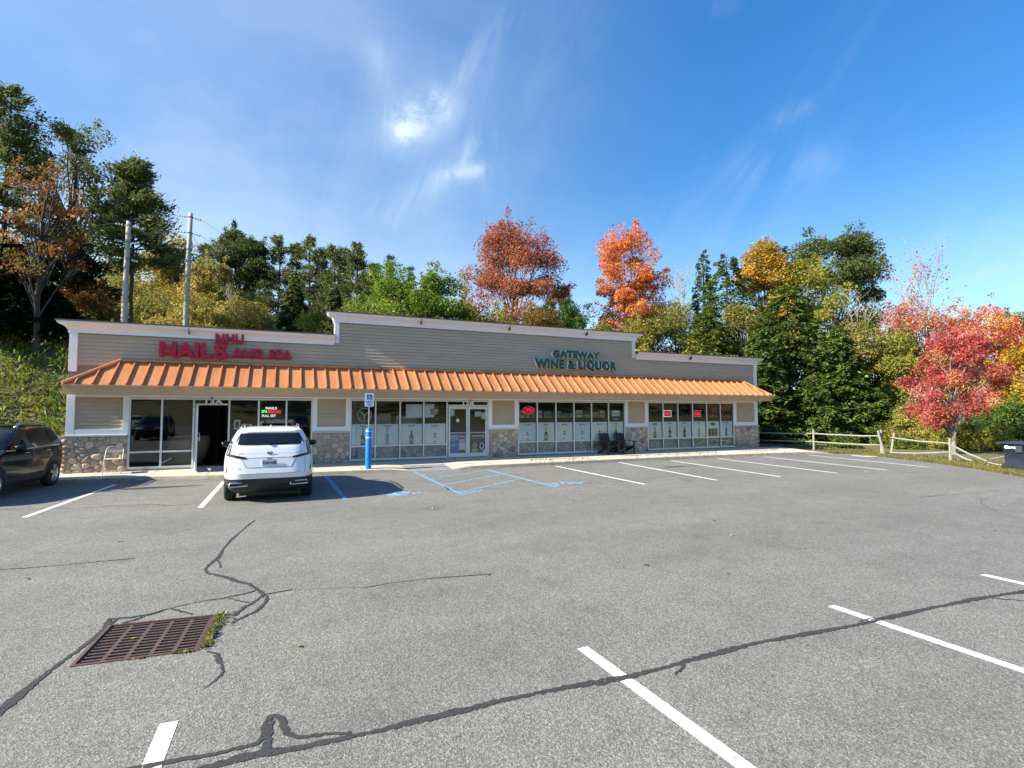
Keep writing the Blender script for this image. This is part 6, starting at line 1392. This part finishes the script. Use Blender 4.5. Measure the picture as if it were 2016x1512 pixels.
    # undergrowth along the fence
    for i, (u, v, d, w_, kind, p_, lb) in enumerate(((1718,765,33,120,'hem','hemlock','low hemlock right of the fence post pair'),(1600,740,33,150,'hem','hemlock','low hemlock directly behind the first fence span'),(1905,838,27.5,100,'dec','yellowgreen','yellow leaved shrub behind the maple trunk'),(1985,800,29,120,'dec','green','green shrub behind the wheeled bin'),(1800,800,31,110,'dec','olive','olive shrub left of the small maple'),(1660,856,28.5,60,'hem','hemlock','small green conifer bush behind the fence rails'),(1780,866,28,70,'hem','hemlock','small dark bush under the sagging rail'))):
        if kind == 'hem': T('hem','shrub' if i > 4 else 'hemlock_tree',u,v,d,w_,lb,90+i, base=.0, pal=p_, n=9000 if i < 5 else 3500, leaf=.2 if i < 5 else .13, shape=.55, cat='shrub' if i > 4 else 'tree')
        else: T('dec','shrub',u,v,d,w_,lb,90+i, base=.02, pal=p_, n=6500, leaf=.13, shape='bush', cat='shrub')
make_trees()
def make_weeds():
    """tall weeds on the sunny bank, grass tufts on the verge: uncountable cover"""
    rng = np.random.default_rng(77); pts = []; L = []; W = []
    for k in range(5200):
        x = rng.uniform(-26, -5.6); y = rng.uniform(8.6, 23); 
        if x > -6.4 and y < 15: continue
        z = terrain(x, y); n = rng.integers(6, 15); h = rng.uniform(.3, 1.1)*(.6 if rng.random() < .4 else 1.35); c = 6+rng.integers(0,3) if rng.random() < .03 else rng.integers(0,6)
        lx, ly = rng.normal(0,.12,2)
        for i in range(n):
            t = (i+.5)/n; pts.append((x+lx*t+rng.normal(0,.10), y+ly*t+rng.normal(0,.10), z+h*t)); L.append(.14+.13*rng.random()); W.append(c if rng.random() < .7 else rng.integers(0,6))
    me = leaf_cloud('weedy_bank', np.array(pts), np.array(L), rng, PAL['weeds']+PAL['straw'], M['leaf'], up=-.1, asp=.30, W=np.array(W), jit=.26, along=np.array([0,0,1.0]))
    tag(link('weedy_bank', me), 'sunlit tall yellow green weeds covering the bank on the left', 'weeds', kind='stuff')
    V = []; col = []
    def blades(n, fx, hmin, hmax, pal):
        for k in range(n):
            x, y = fx(); z = terrain(x, y); h = rng.uniform(hmin, hmax); a = rng.uniform(0,6.28); w_ = .012; dx, dy = math.cos(a)*w_, math.sin(a)*w_; lx, ly = rng.normal(0,h*.4,2)
            V.extend([(x-dx,y-dy,z-.01),(x+dx,y+dy,z-.01),(x+lx+dx*.2,y+ly+dy*.2,z+h),(x+lx-dx*.2,y+ly-dy*.2,z+h)]); c = np.array(pal[rng.integers(len(pal))])*rng.uniform(.7,1.3); col.extend([c]*4)
    gp = [(.17,.19,.04),(.24,.21,.07),(.13,.15,.03),(.30,.24,.10)]
    def edge():
        t = rng.random(); e = [(23.6,-2.7),(24.45,-3.4),(23.4,-6.7),(22.25,-8.95),(20.75,-11.0)]; i = int(t*4); f = t*4-i; x = e[i][0]+(e[i+1][0]-e[i][0])*f; y = e[i][1]+(e[i+1][1]-e[i][1])*f
        s = rng.exponential(.8)+.04; return x+s, y+s*.25
    blades(16000, edge, .03, .11, gp); blades(7000, lambda: (rng.uniform(-14,-7.7), rng.uniform(-.6,9)), .03, .09, gp[:3]); blades(5000, lambda: (rng.uniform(22.6,27), rng.uniform(-2.6,3)), .03, .09, gp)
    me = np_mesh('verge_grass', np.array(V), np.arange(len(V)).reshape(-1,4), M['leaf'], np.array(col))
    tag(link('verge_grass', me), 'short patchy grass on the verges beside the lot', 'grass', kind='stuff')
    # fallen leaves lying under the fence and along the kerb
    pts = []
    for k in range(2600): x, y = edge(); pts.append((x+rng.exponential(.9), y+rng.normal(0,.6), 0)); 
    pts = [(x, y, terrain(x, y)+.02) for x, y, z in pts if x > 24.7-.35*max(0,-y-3.5)]
    for k in range(420): x = rng.uniform(-5, 23); pts.append((x, float(np.interp(x,[c[0] for c in CURB],[c[1] for c in CURB]))-.06-abs(rng.normal(0,.10)), .012))
    for k in range(150): pts.append((rng.uniform(-8,22), rng.uniform(-15,-3), .012))
    me = leaf_cloud('fallen_leaves', np.array(pts), .06, rng, PAL['rust']+PAL['straw']+PAL['yellow'], M['leaf'], up=2.5)
    tag(link('fallen_leaves', me), 'scattered fallen leaves on the verge and along the kerb', 'leaves', kind='stuff')
    # wooded hillside across the road, seen mirrored in the shop glass
    pts = []; W = []
    for k in range(170):
        x = rng.uniform(-130,170); y = rng.uniform(-125,-72); h = rng.uniform(7,15); r = rng.uniform(2.5,5); n = 70; v = rng.normal(size=(n,3)); v /= np.linalg.norm(v,axis=1)[:,None]; z = terrain(x,y)
        pts.append(np.array([x,y,z+h*.55])+v*[r,r,h*.5]*rng.uniform(.6,1,(n,1))); W.append(np.full(n, rng.integers(0,8)))
    me = leaf_cloud('far_woods', np.vstack(pts), 2.0, rng, PAL['oak']+PAL['pine'][:2]+PAL['birch'][:2], M['leaf'], W=np.concatenate(W))
    tag(link('far_woods', me), 'far wooded hillside mirrored in the shop windows', 'woods', kind='stuff')
make_weeds()
